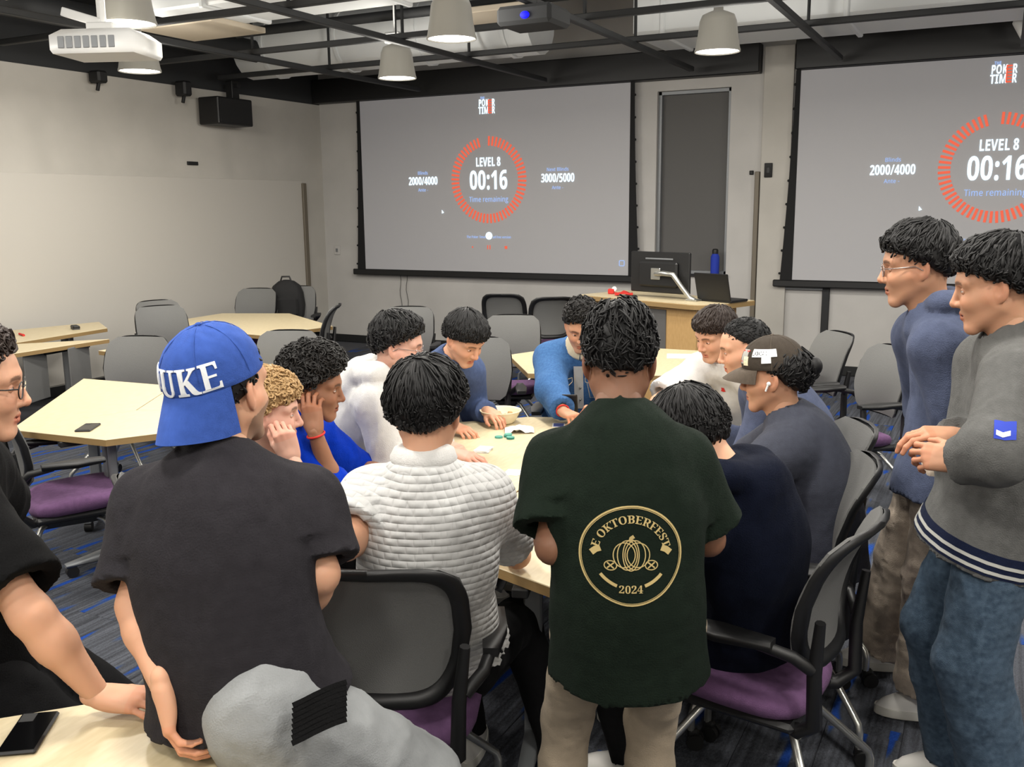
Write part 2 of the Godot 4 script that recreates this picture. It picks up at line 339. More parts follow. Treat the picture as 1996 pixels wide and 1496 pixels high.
const LAMPS := [[-4.92, -4.44, "pendant lamp above the white projector, top left"], [-6.5, -5.95, "pendant lamp nearest the left wall, under the projector"], [-3.47, -5.92, "pendant lamp in the middle, left of the blue lens"], [-4.92, -7.42, "farthest pendant lamp, over the left edge of the left screen"], [-2.02, -7.41, "pendant lamp in front of the window blind"],
	[-0.65, -5.85, ""], [-2.0, -4.44, ""], [0.93, -4.44, ""], [0.93, -7.41, ""], [-6.4, -2.96, ""], [-3.47, -2.96, ""], [-0.54, -2.96, ""], [2.39, -2.96, ""], [2.39, -5.93, ""], [-4.92, -1.47, ""], [-2.0, -1.47, ""], [0.93, -1.47, ""], [-3.47, 0.0, ""], [-0.54, 0.0, ""], [2.39, 0.0, ""], [-6.4, 0.0, ""], [-2.0, 1.5, ""], [0.93, 1.5, ""]]
func make_lamps() -> void:
	var prof := [Vector2(0.036, 0.36), Vector2(0.036, 0.30), Vector2(0.075, 0.285), Vector2(0.12, 0.265), Vector2(0.138, 0.22), Vector2(0.15, 0.12), Vector2(0.166, 0.03), Vector2(0.172, 0.012), Vector2(0.172, 0.0), Vector2(0.172, 0.0), Vector2(0.166, 0.0), Vector2(0.166, 0.0), Vector2(0.158, 0.03), Vector2(0.14, 0.12), Vector2(0.12, 0.2), Vector2(0.0, 0.21)]
	var shade := MB.new().lathe(prof, 32).mesh()
	var glow := MB.new().lathe([Vector2(0.0, 0.016), Vector2(0.162, 0.016), Vector2(0.162, 0.016), Vector2(0.158, 0.008), Vector2(0.0, 0.005)], 32).mesh()
	for l in LAMPS:
		var lb: String = l[2] if l[2] != "" else "pendant lamp of the ceiling rows outside the view"
		var o := thing("pendant_lamp", lb, "lamp", Vector3(l[0], 2.95, l[1]), 0.0, "pendant dome lamps")
		put("lamp_shade", shade, M.lamp_shade, o)
		put("diffuser", glow, M.lamp_glow, o)
		put("cord", MB.new().tube([Vector3(0, 0.34, 0), Vector3(0, TOP - 2.95, 0)], 0.008, 6).mesh(), M.black_metal, o)
		var a := AreaLight3D.new(); a.name = "lamp_light"
		a.area_size = Vector2(0.29, 0.29)
		a.light_energy = LAMP_ENERGY
		a.light_color = Color(1.0, 0.98, 0.945)
		a.shadow_enabled = true
		a.set("area_range", 20.0)
		a.position = Vector3(0, -0.012, 0)
		a.rotation = Vector3(-PI / 2, 0, 0)
		o.add_child(a, true)
		# the shade is white glass: it glows and lets light out all round
		var b := OmniLight3D.new(); b.name = "shade_light"
		b.light_energy = SHADE_ENERGY
		b.light_color = Color(1.0, 0.98, 0.945)
		b.light_size = 0.12
		b.shadow_enabled = true
		b.omni_range = 20.0
		b.omni_attenuation = 2.0
		b.position = Vector3(0, 0.12, 0)
		o.add_child(b, true)

# ------------------------------------------------------------------ screens
func text(st: String, hgt: float, mt: Material, parent: Node3D, at: Vector3, called: String, bold := true, wide := 1.0) -> MeshInstance3D:
	var tm := TextMesh.new()
	var f := SystemFont.new(); f.font_names = PackedStringArray(["Droid Sans"]); f.font_weight = 700 if bold else 400
	tm.font = f; tm.text = st; tm.font_size = 64; tm.pixel_size = hgt / 46.0; tm.depth = 0.002; tm.curve_step = 4.0
	var o := put(called, tm, mt, parent)
	o.position = at
	o.scale = Vector3(wide, 1, 1)
	return o
func make_screens() -> void:
	for k in 2:
		var x0: float = [-7.52, -1.965][k]
		var o := thing("projection_screen", ["left projection screen showing a poker countdown, hung before the corner", "right projection screen showing a poker countdown, cut by the frame edge"][k], "screen", Vector3(x0 + 1.85, 0.93, -10.45))
		var wdt := 3.7
		put("housing", MB.new().box(Vector3(-0.02 if k == 0 else 0.1, 2.39, -0.0), Vector3(5.84 if k == 0 else 4.0, 0.3, 0.16), 0.01).mesh(), M.black_plastic, o)
		if k == 0: o.get_child(0).position.x = 0.39
		put("picture", MB.new().box(Vector3(0, 1.16, 0), Vector3(wdt, 2.15, 0.004)).mesh(), M.screen_cloth, o)
		# black borders flare outwards towards the bottom bar
		for s in [-1.0, 1.0]:
			var e: float = s * wdt / 2
			var b := MB.new()
			var rows := []
			for j in 9:
				var y := lerpf(2.24, 0.06, j / 8.0)
				var out := lerpf(0.05, 0.13, pow(j / 8.0, 1.6))
				rows.append([Vector3(e, y, 0.003), Vector3(e + s * out, y, 0.003)])
			if s < 0:
				for r in rows: r.reverse()
			b.sheet(rows, 0.004)
			put("side_border", b.mesh(), M.soft_black, o)
			var tb := MB.new()
			for j in 9: tb.ball(Vector3(e + s * (lerpf(0.05, 0.13, pow(j / 8.0, 1.6)) + 0.004), lerpf(2.1, 0.15, j / 8.0), 0.003), Vector3(0.014, 0.014, 0.008), 8, 5)
			put("tab_cord", tb.mesh(), M.soft_black, o)
		put("bottom_bar", MB.new().box(Vector3(0, 0.045, 0.004), Vector3(wdt + 0.4, 0.075, 0.035), 0.01).mesh(), M.black_plastic, o)
		# what is projected
		var z := 0.006
		var cx := (-5.645 - x0 - 1.85) if k == 0 else (-0.087 - x0 - 1.85)
		var cy := 2.135 - 0.93
		var ring := put("countdown_ring", null, M.beam_red, o)
		var rm := MB.new()
		for i in 60:
			if i == 59 or i == 58: continue
			var a := TAU * (i + 0.35) / 60.0
			rm.T = Transform3D(Basis(Vector3.BACK, -a), Vector3(cx, cy, z))
			rm.box(Vector3(0, 0.465, 0), Vector3(0.025, 0.112, 0.003), 0.001)
		ring.mesh = rm.mesh()
		text("LEVEL 8", 0.105, M.beam_white, o, Vector3(cx, cy + 0.215, z), "lettering", true, 0.66)
		text("00:16", 0.225, M.beam_white, o, Vector3(cx, cy - 0.005, z), "lettering", true, 0.68)
		text("Time remaining", 0.062, M.beam_soft, o, Vector3(cx, cy - 0.232, z), "lettering", false, 0.9)
		text("Blinds", 0.04, M.beam_soft, o, Vector3(cx - 0.94, cy + 0.105, z), "lettering", false, 1.0)
		text("2000/4000", 0.098, M.beam_white, o, Vector3(cx - 0.94, cy + 0.005, z), "lettering", true, 0.66)
		text("Ante -", 0.04, M.beam_soft, o, Vector3(cx - 0.94, cy - 0.105, z), "lettering", false, 1.0)
		text("Next Blinds", 0.04, M.beam_soft, o, Vector3(cx + 0.93, cy + 0.105, z), "lettering", false, 1.0)
		text("3000/5000", 0.098, M.beam_white, o, Vector3(cx + 0.93, cy + 0.005, z), "lettering", true, 0.66)
		text("Ante -", 0.04, M.beam_soft, o, Vector3(cx + 0.93, cy - 0.105, z), "lettering", false, 1.0)
		var ly := cy + 0.87
		text("THE", 0.03, M.beam_soft, o, Vector3(cx - 0.065, ly + 0.1, z), "lettering", true, 0.8)
		text("POK", 0.082, M.beam_white, o, Vector3(cx - 0.05, ly + 0.042, z), "lettering", true, 0.62)
		text("TIM", 0.082, M.beam_white, o, Vector3(cx - 0.05, ly - 0.046, z), "lettering", true, 0.7)
		text("R", 0.082, M.beam_white, o, Vector3(cx + 0.082, ly + 0.042, z), "lettering", true, 0.62)
		text("R", 0.082, M.beam_white, o, Vector3(cx + 0.082, ly - 0.046, z), "lettering", true, 0.62)
		var em := MB.new()
		for j in 6: em.box(Vector3(cx + 0.036, ly + 0.07 - j * 0.029, z), Vector3(0.05, 0.015, 0.003))
		em.box(Vector3(cx + 0.016, ly, z), Vector3(0.012, 0.16, 0.003))
		put("logo_letter", em.mesh(), M.beam_red, o)
		put("knob", MB.new().tube([Vector3(cx, cy - 0.675, z - 0.002), Vector3(cx, cy - 0.675, z + 0.002)], 0.046, 20).mesh(), M.beam_white, o)
		put("knob_mark", MB.new().bar(Vector3(cx - 0.014, cy - 0.69, z + 0.003), Vector3(cx + 0.016, cy - 0.66, z + 0.003), 0.012, 0.002).mesh(), M.beam_soft, o)
		text("The Poker Timer", 0.03, M.beam_soft, o, Vector3(cx - 0.18, cy - 0.69, z), "lettering", false, 0.9)
		text("ad free version", 0.03, M.beam_soft, o, Vector3(cx + 0.18, cy - 0.69, z), "lettering", false, 0.9)
		for q in [[-0.02, 0.012, 0.05], [0.012, 0.012, 0.05], [0.235, 0.035, 0.035], [-0.235, 0.015, 0.02]]:
			put("control_mark", MB.new().box(Vector3(cx + q[0], cy - 0.815, z), Vector3(q[1], q[2], 0.003)).mesh(), M.beam_red, o)
		put("pointer", MB.new().prism([Vector2(0, 0), Vector2(0.03, 0.035), Vector2(0, 0.045)], 0, 0.003).mesh(), M.beam_white, o)
		var pt := o.get_child(o.get_child_count() - 1) as Node3D
		pt.position = Vector3(cx - 0.67, cy - 0.355, z); pt.rotation.x = PI / 2
		if k == 0:
			var sq := MB.new()
			for q in [[-0.03, 0.0, 0.01, 0.07], [0.03, 0.0, 0.01, 0.07], [0.0, 0.03, 0.07, 0.01], [0.0, -0.03, 0.07, 0.01]]: sq.box(Vector3(cx + 1.745 + q[0], cy - 0.98 + q[1], z), Vector3(q[2] * 0.8, q[3] * 0.8, 0.003))
			put("corner_mark", sq.mesh(), M.beam_soft, o)

# ------------------------------------------------------------------ tables
func table_unit(label: String, poly: Array, legs: Array, turn: float, foot := 0.6, group := "") -> Node3D:
	var cx := Vector2.ZERO
	for q in poly: cx += q
	cx /= poly.size()
	var o := thing("table", label, "table", Vector3(cx.x, 0, cx.y), 0.0, group)
	var loc := []
	for q in poly: loc.append(q - cx)
	var pv := PackedVector2Array(loc)
	var tight := Geometry2D.offset_polygon(pv, -0.0028)[0]
	put("tabletop", MB.new().prism(Array(tight), 0.7365, 0.74, 0.002).mesh(), M.laminate, o)
	var inn := Geometry2D.offset_polygon(pv, -0.0035)[0]
	put("edge_band", MB.new().prism(Array(inn), 0.706, 0.7366, 0.0).mesh(), M.edge_band, o)
	for l in legs:
		var q: Vector2 = l - cx
		var dirz := Vector3(sin(turn), 0, cos(turn))
		var lg := put("leg", MB.new().box(Vector3(0, 0.38, 0), Vector3(0.06, 0.64, 0.045), 0.006).box(Vector3(0.075, 0.38, 0), Vector3(0.035, 0.64, 0.04), 0.006).mesh(), M.leg_grey, o)
		lg.position = Vector3(q.x, 0, q.y); lg.rotation.y = turn
		var ft := MB.new().loft([[Vector3(-0.02, 0.055, -foot / 2), Vector3(0.02, 0.055, -foot / 2), Vector3(0.02, 0.07, -foot / 2), Vector3(-0.02, 0.07, -foot / 2)], [Vector3(-0.03, 0.065, -0.05), Vector3(0.03, 0.065, -0.05), Vector3(0.025, 0.11, -0.05), Vector3(-0.025, 0.11, -0.05)], [Vector3(-0.03, 0.065, 0.05), Vector3(0.03, 0.065, 0.05), Vector3(0.025, 0.11, 0.05), Vector3(-0.025, 0.11, 0.05)], [Vector3(-0.02, 0.055, foot / 2), Vector3(0.02, 0.055, foot / 2), Vector3(0.02, 0.07, foot / 2), Vector3(-0.02, 0.07, foot / 2)]])
		put("foot", ft.mesh(), M.leg_grey, lg)
		put("crossbar", MB.new().bar(Vector3(0, 0.69, -foot * 0.45), Vector3(0, 0.69, foot * 0.45), 0.05, 0.03, 0.004).mesh(), M.black_metal, lg)
		var cs := MB.new()
		for s in [-1.0, 1.0]: cs.tube([Vector3(-0.02, 0.03, s * (foot / 2 - 0.03)), Vector3(0.02, 0.03, s * (foot / 2 - 0.03))], 0.03, 14)
		put("caster", cs.mesh(), M.rubber, lg)
	return o
func v2(a: float, b: float) -> Vector2: return Vector2(a, b)
func make_tables() -> void:
	table_unit("near left half of the card table under the white knit shirt's elbows", [v2(-1.582, -2.503), v2(-2.25, -2.72), v2(-2.42, -4.05), v2(-2.13, -4.33), v2(-1.602, -4.55)], [v2(-2.0, -2.95), v2(-2.05, -3.95)], 0.3)
	table_unit("right half of the card table in front of the green printed shirt", [v2(-1.05, -2.33), v2(-1.578, -2.502), v2(-1.598, -4.55), v2(-1.2, -4.72), v2(-0.98, -4.4)], [v2(-1.27, -2.62), v2(-1.25, -4.3)], 0.3)
	table_unit("left far wedge of the empty table group beside the blue cap", [v2(-5.269, -4.155), v2(-4.358, -2.985), v2(-4.15, -3.588), v2(-4.52, -4.21)], [v2(-4.72, -3.75)], 0.66, 0.6)
	table_unit("near wedge of the empty table group with a dark phone on it", [v2(-4.358, -2.985), v2(-3.739, -3.038), v2(-3.1, -4.06), v2(-4.15, -3.588)], [v2(-3.95, -3.22), v2(-3.45, -3.75)], -0.45, 0.5)
	table_unit("right far wedge of the empty table group, mostly behind the blue cap", [v2(-4.15, -3.588), v2(-3.1, -4.06), v2(-3.5, -4.29), v2(-4.52, -4.21)], [v2(-3.8, -4.05)], 1.2, 0.4)
	table_unit("far empty table before the corner with a backpack chair behind it", [v2(-7.19, -6.71), v2(-7.24, -7.47), v2(-6.56, -7.74), v2(-5.46, -7.04), v2(-5.64, -6.27), v2(-6.70, -6.36)], [v2(-6.9, -7.0), v2(-5.9, -6.8)], 0.2)
	table_unit("table behind the denim jacket reaching to the right hand empty chairs", [v2(-3.176, -6.154), v2(-3.044, -6.487), v2(-2.3, -6.896), v2(-1.6, -6.93), v2(-1.031, -6.439), v2(-1.9, -5.769), v2(-2.703, -5.505)], [v2(-2.75, -6.1), v2(-1.62, -6.4)], 0.3)
	table_unit("table along the left wall with a red marker and an eraser", [v2(-7.75, -4.0), v2(-8.1, -5.4), v2(-7.832, -6.42), v2(-7.329, -6.094), v2(-7.225, -4.985), v2(-7.25, -4.0)], [v2(-7.62, -5.85), v2(-7.5, -4.5)], 0.1)
	var wt := get_child(get_child_count() - 1) as Node3D
	for q in [[-6.78, -4.92], [-6.72, -5.28]]:
		var mp := put("modesty_panel", MB.new().box(Vector3.ZERO, Vector3(0.012, 0.4, 0.3), 0.005).mesh(), M.chair_grey, wt)
		mp.position = Vector3(q[0], 0.52, q[1]) - wt.position
		mp.rotation.y = 0.35
	table_unit("narrow tabletop edge in front of the wall table at the far left", [v2(-7.18, -4.72), v2(-7.18, -5.04), v2(-6.69, -5.58), v2(-6.696, -4.676), v2(-6.9, -4.4)], [v2(-6.82, -5.25)], 0.1, 0.5)
	table_unit("low hidden table between the grey chairs behind the blue cap", [v2(-6.22, -5.06), v2(-6.2, -5.4), v2(-5.6, -5.6), v2(-4.15, -4.95), v2(-4.085, -4.69), v2(-5.3, -4.85), v2(-5.59, -5.0)], [v2(-5.8, -5.25), v2(-4.6, -4.95)], 1.2, 0.3)
	table_unit("nearest table at the bottom left with a black phone", [v2(-1.135, -1.374), v2(-1.64, -1.40), v2(-2.15, -0.87), v2(-1.75, -0.35), v2(-1.35, -0.65), v2(-1.02, -0.62)], [v2(-1.85, -0.85), v2(-1.3, -1.1)], 0.8, 0.45)

func make_lectern() -> void:
	var turn := deg_to_rad(21.7)
	var o := thing("lectern", "pale wood teaching desk with grey front panels beside the left screen", "lectern", Vector3(-2.7, 0, -8.22), -turn)
	# local: x along the front edge, +z to the room
	var top := []
	for k in 9:
		var a := PI * 0.5 * k / 8.0
		top.append(Vector2(0.62 + sin(a) * 0.18, 0.36 - (1 - cos(a)) * 0.36 - 0.0))
	top.append_array([Vector2(0.8, -0.3), Vector2(-0.68, -0.3), Vector2(-0.68, 0.36)])
	put("worktop", MB.new().prism(top, 0.96, 1.0, 0.004).mesh(), M.edge_band, o)
	put("worktop_face", MB.new().prism(Array(Geometry2D.offset_polygon(PackedVector2Array(top), -0.004)[0]), 1.0, 1.004).mesh(), M.laminate, o)
	put("carcass", MB.new().box(Vector3(0, 0.5, 0), Vector3(1.26, 0.92, 0.56), 0.004).mesh(), M.lectern_wood, o)
	put("front_panel", MB.new().box(Vector3(-0.12, 0.63, 0.285), Vector3(0.86, 0.6, 0.012), 0.004).mesh(), M.grey_panel, o)
	put("plinth", MB.new().box(Vector3(0, 0.03, 0), Vector3(1.2, 0.06, 0.5)).mesh(), M.dark_base, o)
	# monitor seen from behind, on an arm
	var mo := thing("monitor", "black computer monitor seen from behind on the lectern", "monitor", Vector3(-2.62, 1.004, -8.1), -turn + 0.05)
	put("screen_case", MB.new().box(Vector3(-0.05, 0.225, 0), Vector3(0.64, 0.36, 0.035), 0.008).box(Vector3(-0.05, 0.21, 0.03), Vector3(0.42, 0.22, 0.04), 0.015).mesh(), M.black_plastic, mo)
	put("vent_strip", MB.new().box(Vector3(-0.05, 0.345, 0.021), Vector3(0.3, 0.014, 0.006), 0.002).mesh(), M.leg_grey, mo)
	put("panel_glass", MB.new().box(Vector3(-0.05, 0.235, -0.019), Vector3(0.55, 0.32, 0.003)).mesh(), M.screen_black, mo)
	put("mount_plate", MB.new().box(Vector3(-0.06, 0.215, 0.056), Vector3(0.1, 0.1, 0.014), 0.004).mesh(), M.chrome, mo)
	put("support_arm", MB.new().tube([Vector3(-0.05, 0.215, 0.07), Vector3(0.05, 0.225, 0.1), Vector3(0.16, 0.22, 0.1), Vector3(0.235, 0.12, 0.08), Vector3(0.3, 0.03, 0.05), Vector3(0.34, 0.0, 0.04)], [0.02, 0.024, 0.024, 0.021, 0.021, 0.03], 10).mesh(), M.chrome, mo)
	put("foot", MB.new().box(Vector3(0.34, 0.008, 0.04), Vector3(0.11, 0.016, 0.09), 0.004).mesh(), M.chrome, mo)
	var lt := thing("laptop", "dark open laptop at the right end of the lectern", "laptop", Vector3(-2.1, 1.004, -7.98), -turn)
	put("base", MB.new().box(Vector3(0, 0.012, -0.06), Vector3(0.34, 0.02, 0.24), 0.005).mesh(), M.black_plastic, lt)
	put("lid", MB.new().loft([[Vector3(-0.17, 0.02, 0.07), Vector3(0.17, 0.02, 0.07), Vector3(0.17, 0.02, 0.06), Vector3(-0.17, 0.02, 0.06)], [Vector3(-0.17, 0.24, 0.13), Vector3(0.17, 0.24, 0.13), Vector3(0.17, 0.245, 0.12), Vector3(-0.17, 0.245, 0.12)]]).mesh(), M.black_plastic, lt)
	var bo := thing("water_bottle", "tall blue bottle standing on the window sill", "bottle", Vector3(-2.82, 1.045, -10.5))
	put("body", MB.new().lathe([Vector2(0, 0), Vector2(0.045, 0), Vector2(0.048, 0.01), Vector2(0.048, 0.2), Vector2(0.03, 0.235), Vector2(0.03, 0.235), Vector2(0, 0.236)], 16).mesh(), M.print_blue, bo)
	put("lid", MB.new().lathe([Vector2(0.032, 0.23), Vector2(0.034, 0.27), Vector2(0.025, 0.285), Vector2(0, 0.287)], 16).mesh(), M.black_plastic, bo)
	var tape := thing("tape_dispenser", "small red and white tape dispenser at the left end of the lectern", "dispenser", Vector3(-3.2, 1.004, -8.3), 0.2)
	put("case", MB.new().box(Vector3(0, 0.025, 0), Vector3(0.06, 0.05, 0.04), 0.008).mesh(), M.print_red, tape)
	put("roll", MB.new().tube([Vector3(0.03, 0.05, -0.012), Vector3(0.03, 0.05, 0.012)], 0.022, 14).mesh(), M.white_plastic, tape)
	tape = thing("snack_packet", "crumpled red packet lying beside the tape dispenser", "packet", Vector3(-3.04, 1.004, -8.2), 0.4)
	var pk := MB.new()
	var rows := []
	for j in 5:
		var r := []
		for i in 7: r.append(Vector3((i - 3) * 0.027, 0.012 + 0.018 * sin(i * 1.9 + j) * sin(PI * j / 4.0) + 0.012 * sin(PI * i / 6.0), (j - 2) * 0.025))
		rows.append(r)
	pk.sheet(rows, 0.012)
	put("wrapper", pk.mesh(), M.print_red, tape)
	tape = thing("computer_mouse", "small black mouse on the lectern in front of the monitor", "mouse", Vector3(-2.86, 1.004, -7.98))
	put("body", MB.new().ball(Vector3(0, 0.012, 0), Vector3(0.03, 0.018, 0.05), 14, 8).mesh(), M.black_plastic, tape)

# ------------------------------------------------------------------ chairs: local +z is where the sitter looks
var chair0: Node3D
func chair_proto() -> Node3D:
	var o := thing("office_chair", "proto", "chair", Vector3.ZERO, 0.0, "grey nesting chairs with purple seats")
	# seat: soft cushion on a black pan
	var rings := []
	for lev in [[0.405, 0.86], [0.425, 0.98], [0.45, 1.0], [0.47, 0.95], [0.48, 0.8], [0.484, 0.4]]:
		var ring := []
		for k in 28:
			var a := TAU * k / 28
			var c := cos(a); var s := sin(a)
			var x: float = signf(c) * pow(absf(c), 0.55) * 0.235 * lev[1]
			var z: float = signf(s) * pow(absf(s), 0.55) * 0.225 * lev[1]
			ring.append(Vector3(x, lev[0] - 0.02 * clampf(z / 0.225, -1, 1) * absf(z / 0.225) + (0.012 * pow(absf(x) / 0.235, 2.0)), -z + 0.02))
		rings.append(ring)
	put("seat", MB.new().loft(rings).mesh(), M.seat_purple, o)
	put("seat_pan", MB.new().box(Vector3(0, 0.395, 0.0), Vector3(0.4, 0.03, 0.38), 0.012).box(Vector3(0, 0.36, -0.02), Vector3(0.2, 0.05, 0.24), 0.015).mesh(), M.black_plastic, o)
	# back: a curved panel in a black rim
	var back := func(u: float, t: float) -> Vector3:       # u -1..1, t 0..1 from bottom
		var w := lerpf(0.19, 0.232, smoothstep(0.0, 0.5, t)) * (1.0 - 0.1 * pow(t, 6.0))
		var y := 0.555 + t * 0.415
		var z := -0.225 - 0.05 * sin(t * PI * 0.9) * -1.0 * 0.3 - 0.13 * t * t + 0.02 * t
		z += 0.045 * u * u
		return Vector3(u * w, y, z)
	var rows := []
	for j in 13:
		var r := []
		var dd := maxf(absf(j - 6.0) / 6.0 - 0.72, 0.0) / 0.28
		var cf := 1.0 - 0.2 * (1.0 - sqrt(maxf(1.0 - dd * dd, 0.0)))
		for i in 11: r.append(back.call((i - 5) / 5.0 * 0.97 * cf, 0.02 + j / 12.0 * 0.96))
		rows.append(r)
	put("backrest", MB.new().sheet(rows, 0.008).mesh(), M.chair_grey, o)
	rows = []
	var ring_at := func(k: float, inset: float, off: float) -> Vector3:
		var a := TAU * k / 48 + PI / 2
		var c := cos(a); var s := sin(a)
		var u := signf(c) * minf(pow(absf(c), 0.42) * 1.0, 1.0)
		var t := signf(s) * minf(pow(absf(s), 0.42), 1.0)
		return back.call(u * (0.985 - inset / 0.21), 0.5 + t * (0.495 - inset / 0.45)) - Vector3(0, 0, off)
	for k in 49: rows.append([ring_at.call(k, -0.003, 0.002), ring_at.call(k, -0.004, 0.018), ring_at.call(k, 0.012, 0.027), ring_at.call(k, 0.032, 0.022), ring_at.call(k, 0.038, 0.004)])
	for r in rows: r.reverse()
	put("back_frame", MB.new().loft(rows, false).mesh(), M.black_plastic, o)
	for s in [-1.0, 1.0]:
		put("back_support", MB.new().tube([Vector3(s * 0.12, 0.385, -0.1), Vector3(s * 0.17, 0.385, -0.2), Vector3(s * 0.195, 0.43, -0.245), Vector3(s * 0.2, 0.58, -0.24), Vector3(s * 0.22, 0.74, -0.255)], [0.022, 0.022, 0.022, 0.02, 0.014], 8).mesh(), M.black_plastic, o)
	for s in [-1.0, 1.0]:
		var ar := MB.new()
		ar.tube([Vector3(s * 0.215, 0.6, -0.235), Vector3(s * 0.26, 0.645, -0.2), Vector3(s * 0.275, 0.665, -0.1)], [0.018, 0.017, 0.016], 8)
		ar.loft([[Vector3(s * 0.275 - 0.02, 0.66, -0.15), Vector3(s * 0.275 + 0.02, 0.66, -0.15), Vector3(s * 0.275 + 0.02, 0.685, -0.15), Vector3(s * 0.275 - 0.02, 0.685, -0.15)], [Vector3(s * 0.275 - 0.035, 0.655, 0.0), Vector3(s * 0.275 + 0.035, 0.655, 0.0), Vector3(s * 0.275 + 0.035, 0.685, 0.0), Vector3(s * 0.275 - 0.035, 0.685, 0.0)], [Vector3(s * 0.27 - 0.025, 0.662, 0.12), Vector3(s * 0.27 + 0.025, 0.662, 0.12), Vector3(s * 0.27 + 0.025, 0.682, 0.12), Vector3(s * 0.27 - 0.025, 0.682, 0.12)]])
		put("armrest", ar.mesh(), M.black_plastic, o)
	put("hub", MB.new().box(Vector3(0, 0.345, -0.02), Vector3(0.16, 0.06, 0.3), 0.02).mesh(), M.black_plastic, o)
	for sx in [-1.0, 1.0]:
		for sz in [-1.0, 1.0]:
			var path := [Vector3(sx * 0.05, 0.345, sz * 0.1 - 0.02), Vector3(sx * 0.1, 0.33, sz * 0.14 - 0.02), Vector3(sx * 0.235, 0.165, sz * 0.25 - 0.02), Vector3(sx * 0.255, 0.14, sz * 0.265 - 0.02), Vector3(sx * 0.262, 0.115, sz * 0.27 - 0.02), Vector3(sx * 0.262, 0.065, sz * 0.27 - 0.02)]
			var lg := put("leg", MB.new().tube(path, 0.0125, 8).mesh(), M.chrome, o)
			var ct := MB.new()
			for w in [-1.0, 1.0]: ct.tube([Vector3(sx * 0.262 + w * 0.006, 0.029, sz * 0.27 - 0.035), Vector3(sx * 0.262 + w * 0.024, 0.029, sz * 0.27 - 0.035)], 0.028, 14)
			ct.box(Vector3(sx * 0.262, 0.05, sz * 0.27 - 0.027), Vector3(0.03, 0.04, 0.04), 0.008)
			put("caster", ct.mesh(), M.rubber, lg)
	return o
# where the backrest's top stands, and the way the sitter looks
func chair(bx: float, bz: float, yaw: float, label: String) -> Node3D:
	var f := dirv(yaw)
	var at := Vector3(bx, 0, bz) + f * 0.32
	if chair0 == null:
		chair0 = chair_proto()
		chair0.position = at; chair0.rotation.y = deg_to_rad(yaw); chair0.set_meta("label", label)
		return chair0
	return dup(chair0, at, deg_to_rad(yaw), label)
func make_chairs() -> void:
	chair(-1.29, -1.76, 204, "chair under the man in the white knit shirt, its grey back towards the viewer")
	chair(-0.25, -2.64, 262, "chair under the man in the navy hoodie, seen edge on at the right")
	chair(-0.33, -3.3, 285, "chair under the man in the brown cap, only its corner and arm showing")
	chair(-0.42, -3.85, 295, "grey chair back just right of the blue sleeve at the table's right side")
	chair(-0.9, -6.62, 308, "farther empty chair on the right with a purple seat, by the dark upright strip")
	chair(-0.5, -6.1, 312, "nearer empty chair on the right with a purple seat, beside the standing man's hoodie")
	chair(-4.35, -8.3, 195, "left of two black rimmed chairs facing the back wall by the lectern")
	chair(-3.74, -8.2, 215, "right of two black rimmed chairs facing the back wall by the lectern")
	chair(-3.42, -6.72, 20, "empty chair with a broad grey back behind the table with the denim jacket")
	chair(-3.05, -5.45, 30, "empty chair right behind the man in the blue shirt, its purple seat showing")
	chair(-4.55, -6.95, 22, "empty chair behind the man in the white hoodie, against the back wall")
	chair(-5.25, -6.85, 300, "empty chair seen side on at the right end of the far table")
	chair(-7.15, -7.95, 20, "empty chair with its back to the left wall behind the far table")
	chair(-6.95, -8.35, 25, "chair in the corner with a black backpack on it")
	chair(-6.72, -6.15, 60, "empty chair at the left end of the far table")
	chair(-7.15, -6.5, 75, "empty chair half hidden behind the one at the far table's left end")
	chair(-5.2, -4.6, 20, "empty chair behind the wedge table, left of the blue cap")
	chair(-4.45, -5.25, 22, "empty chair right of the blue cap under the edge of the far table")
	chair(-4.12, -2.72, 150, "empty chair with a purple seat behind the man at the left edge")
	chair(-4.62, -4.62, 200, "empty chair pushed under the far side of the wedge table")
	chair(-2.75, -2.72, 120, "chair under the man in the bright blue hoodie")
	chair(-2.78, -3.5, 105, "chair under the man in the white hooded top")
	chair(-2.7, -4.15, 80, "chair under the man in the plain blue shirt")
	chair(-2.15, -5.2, 20, "chair under the man in the denim jacket")
	chair(-1.05, -5.25, 325, "chair under the man in the white shirt with a red emblem")
	chair(-2.42, -2.02, 150, "chair under the blond man, hidden behind the dark shirt")
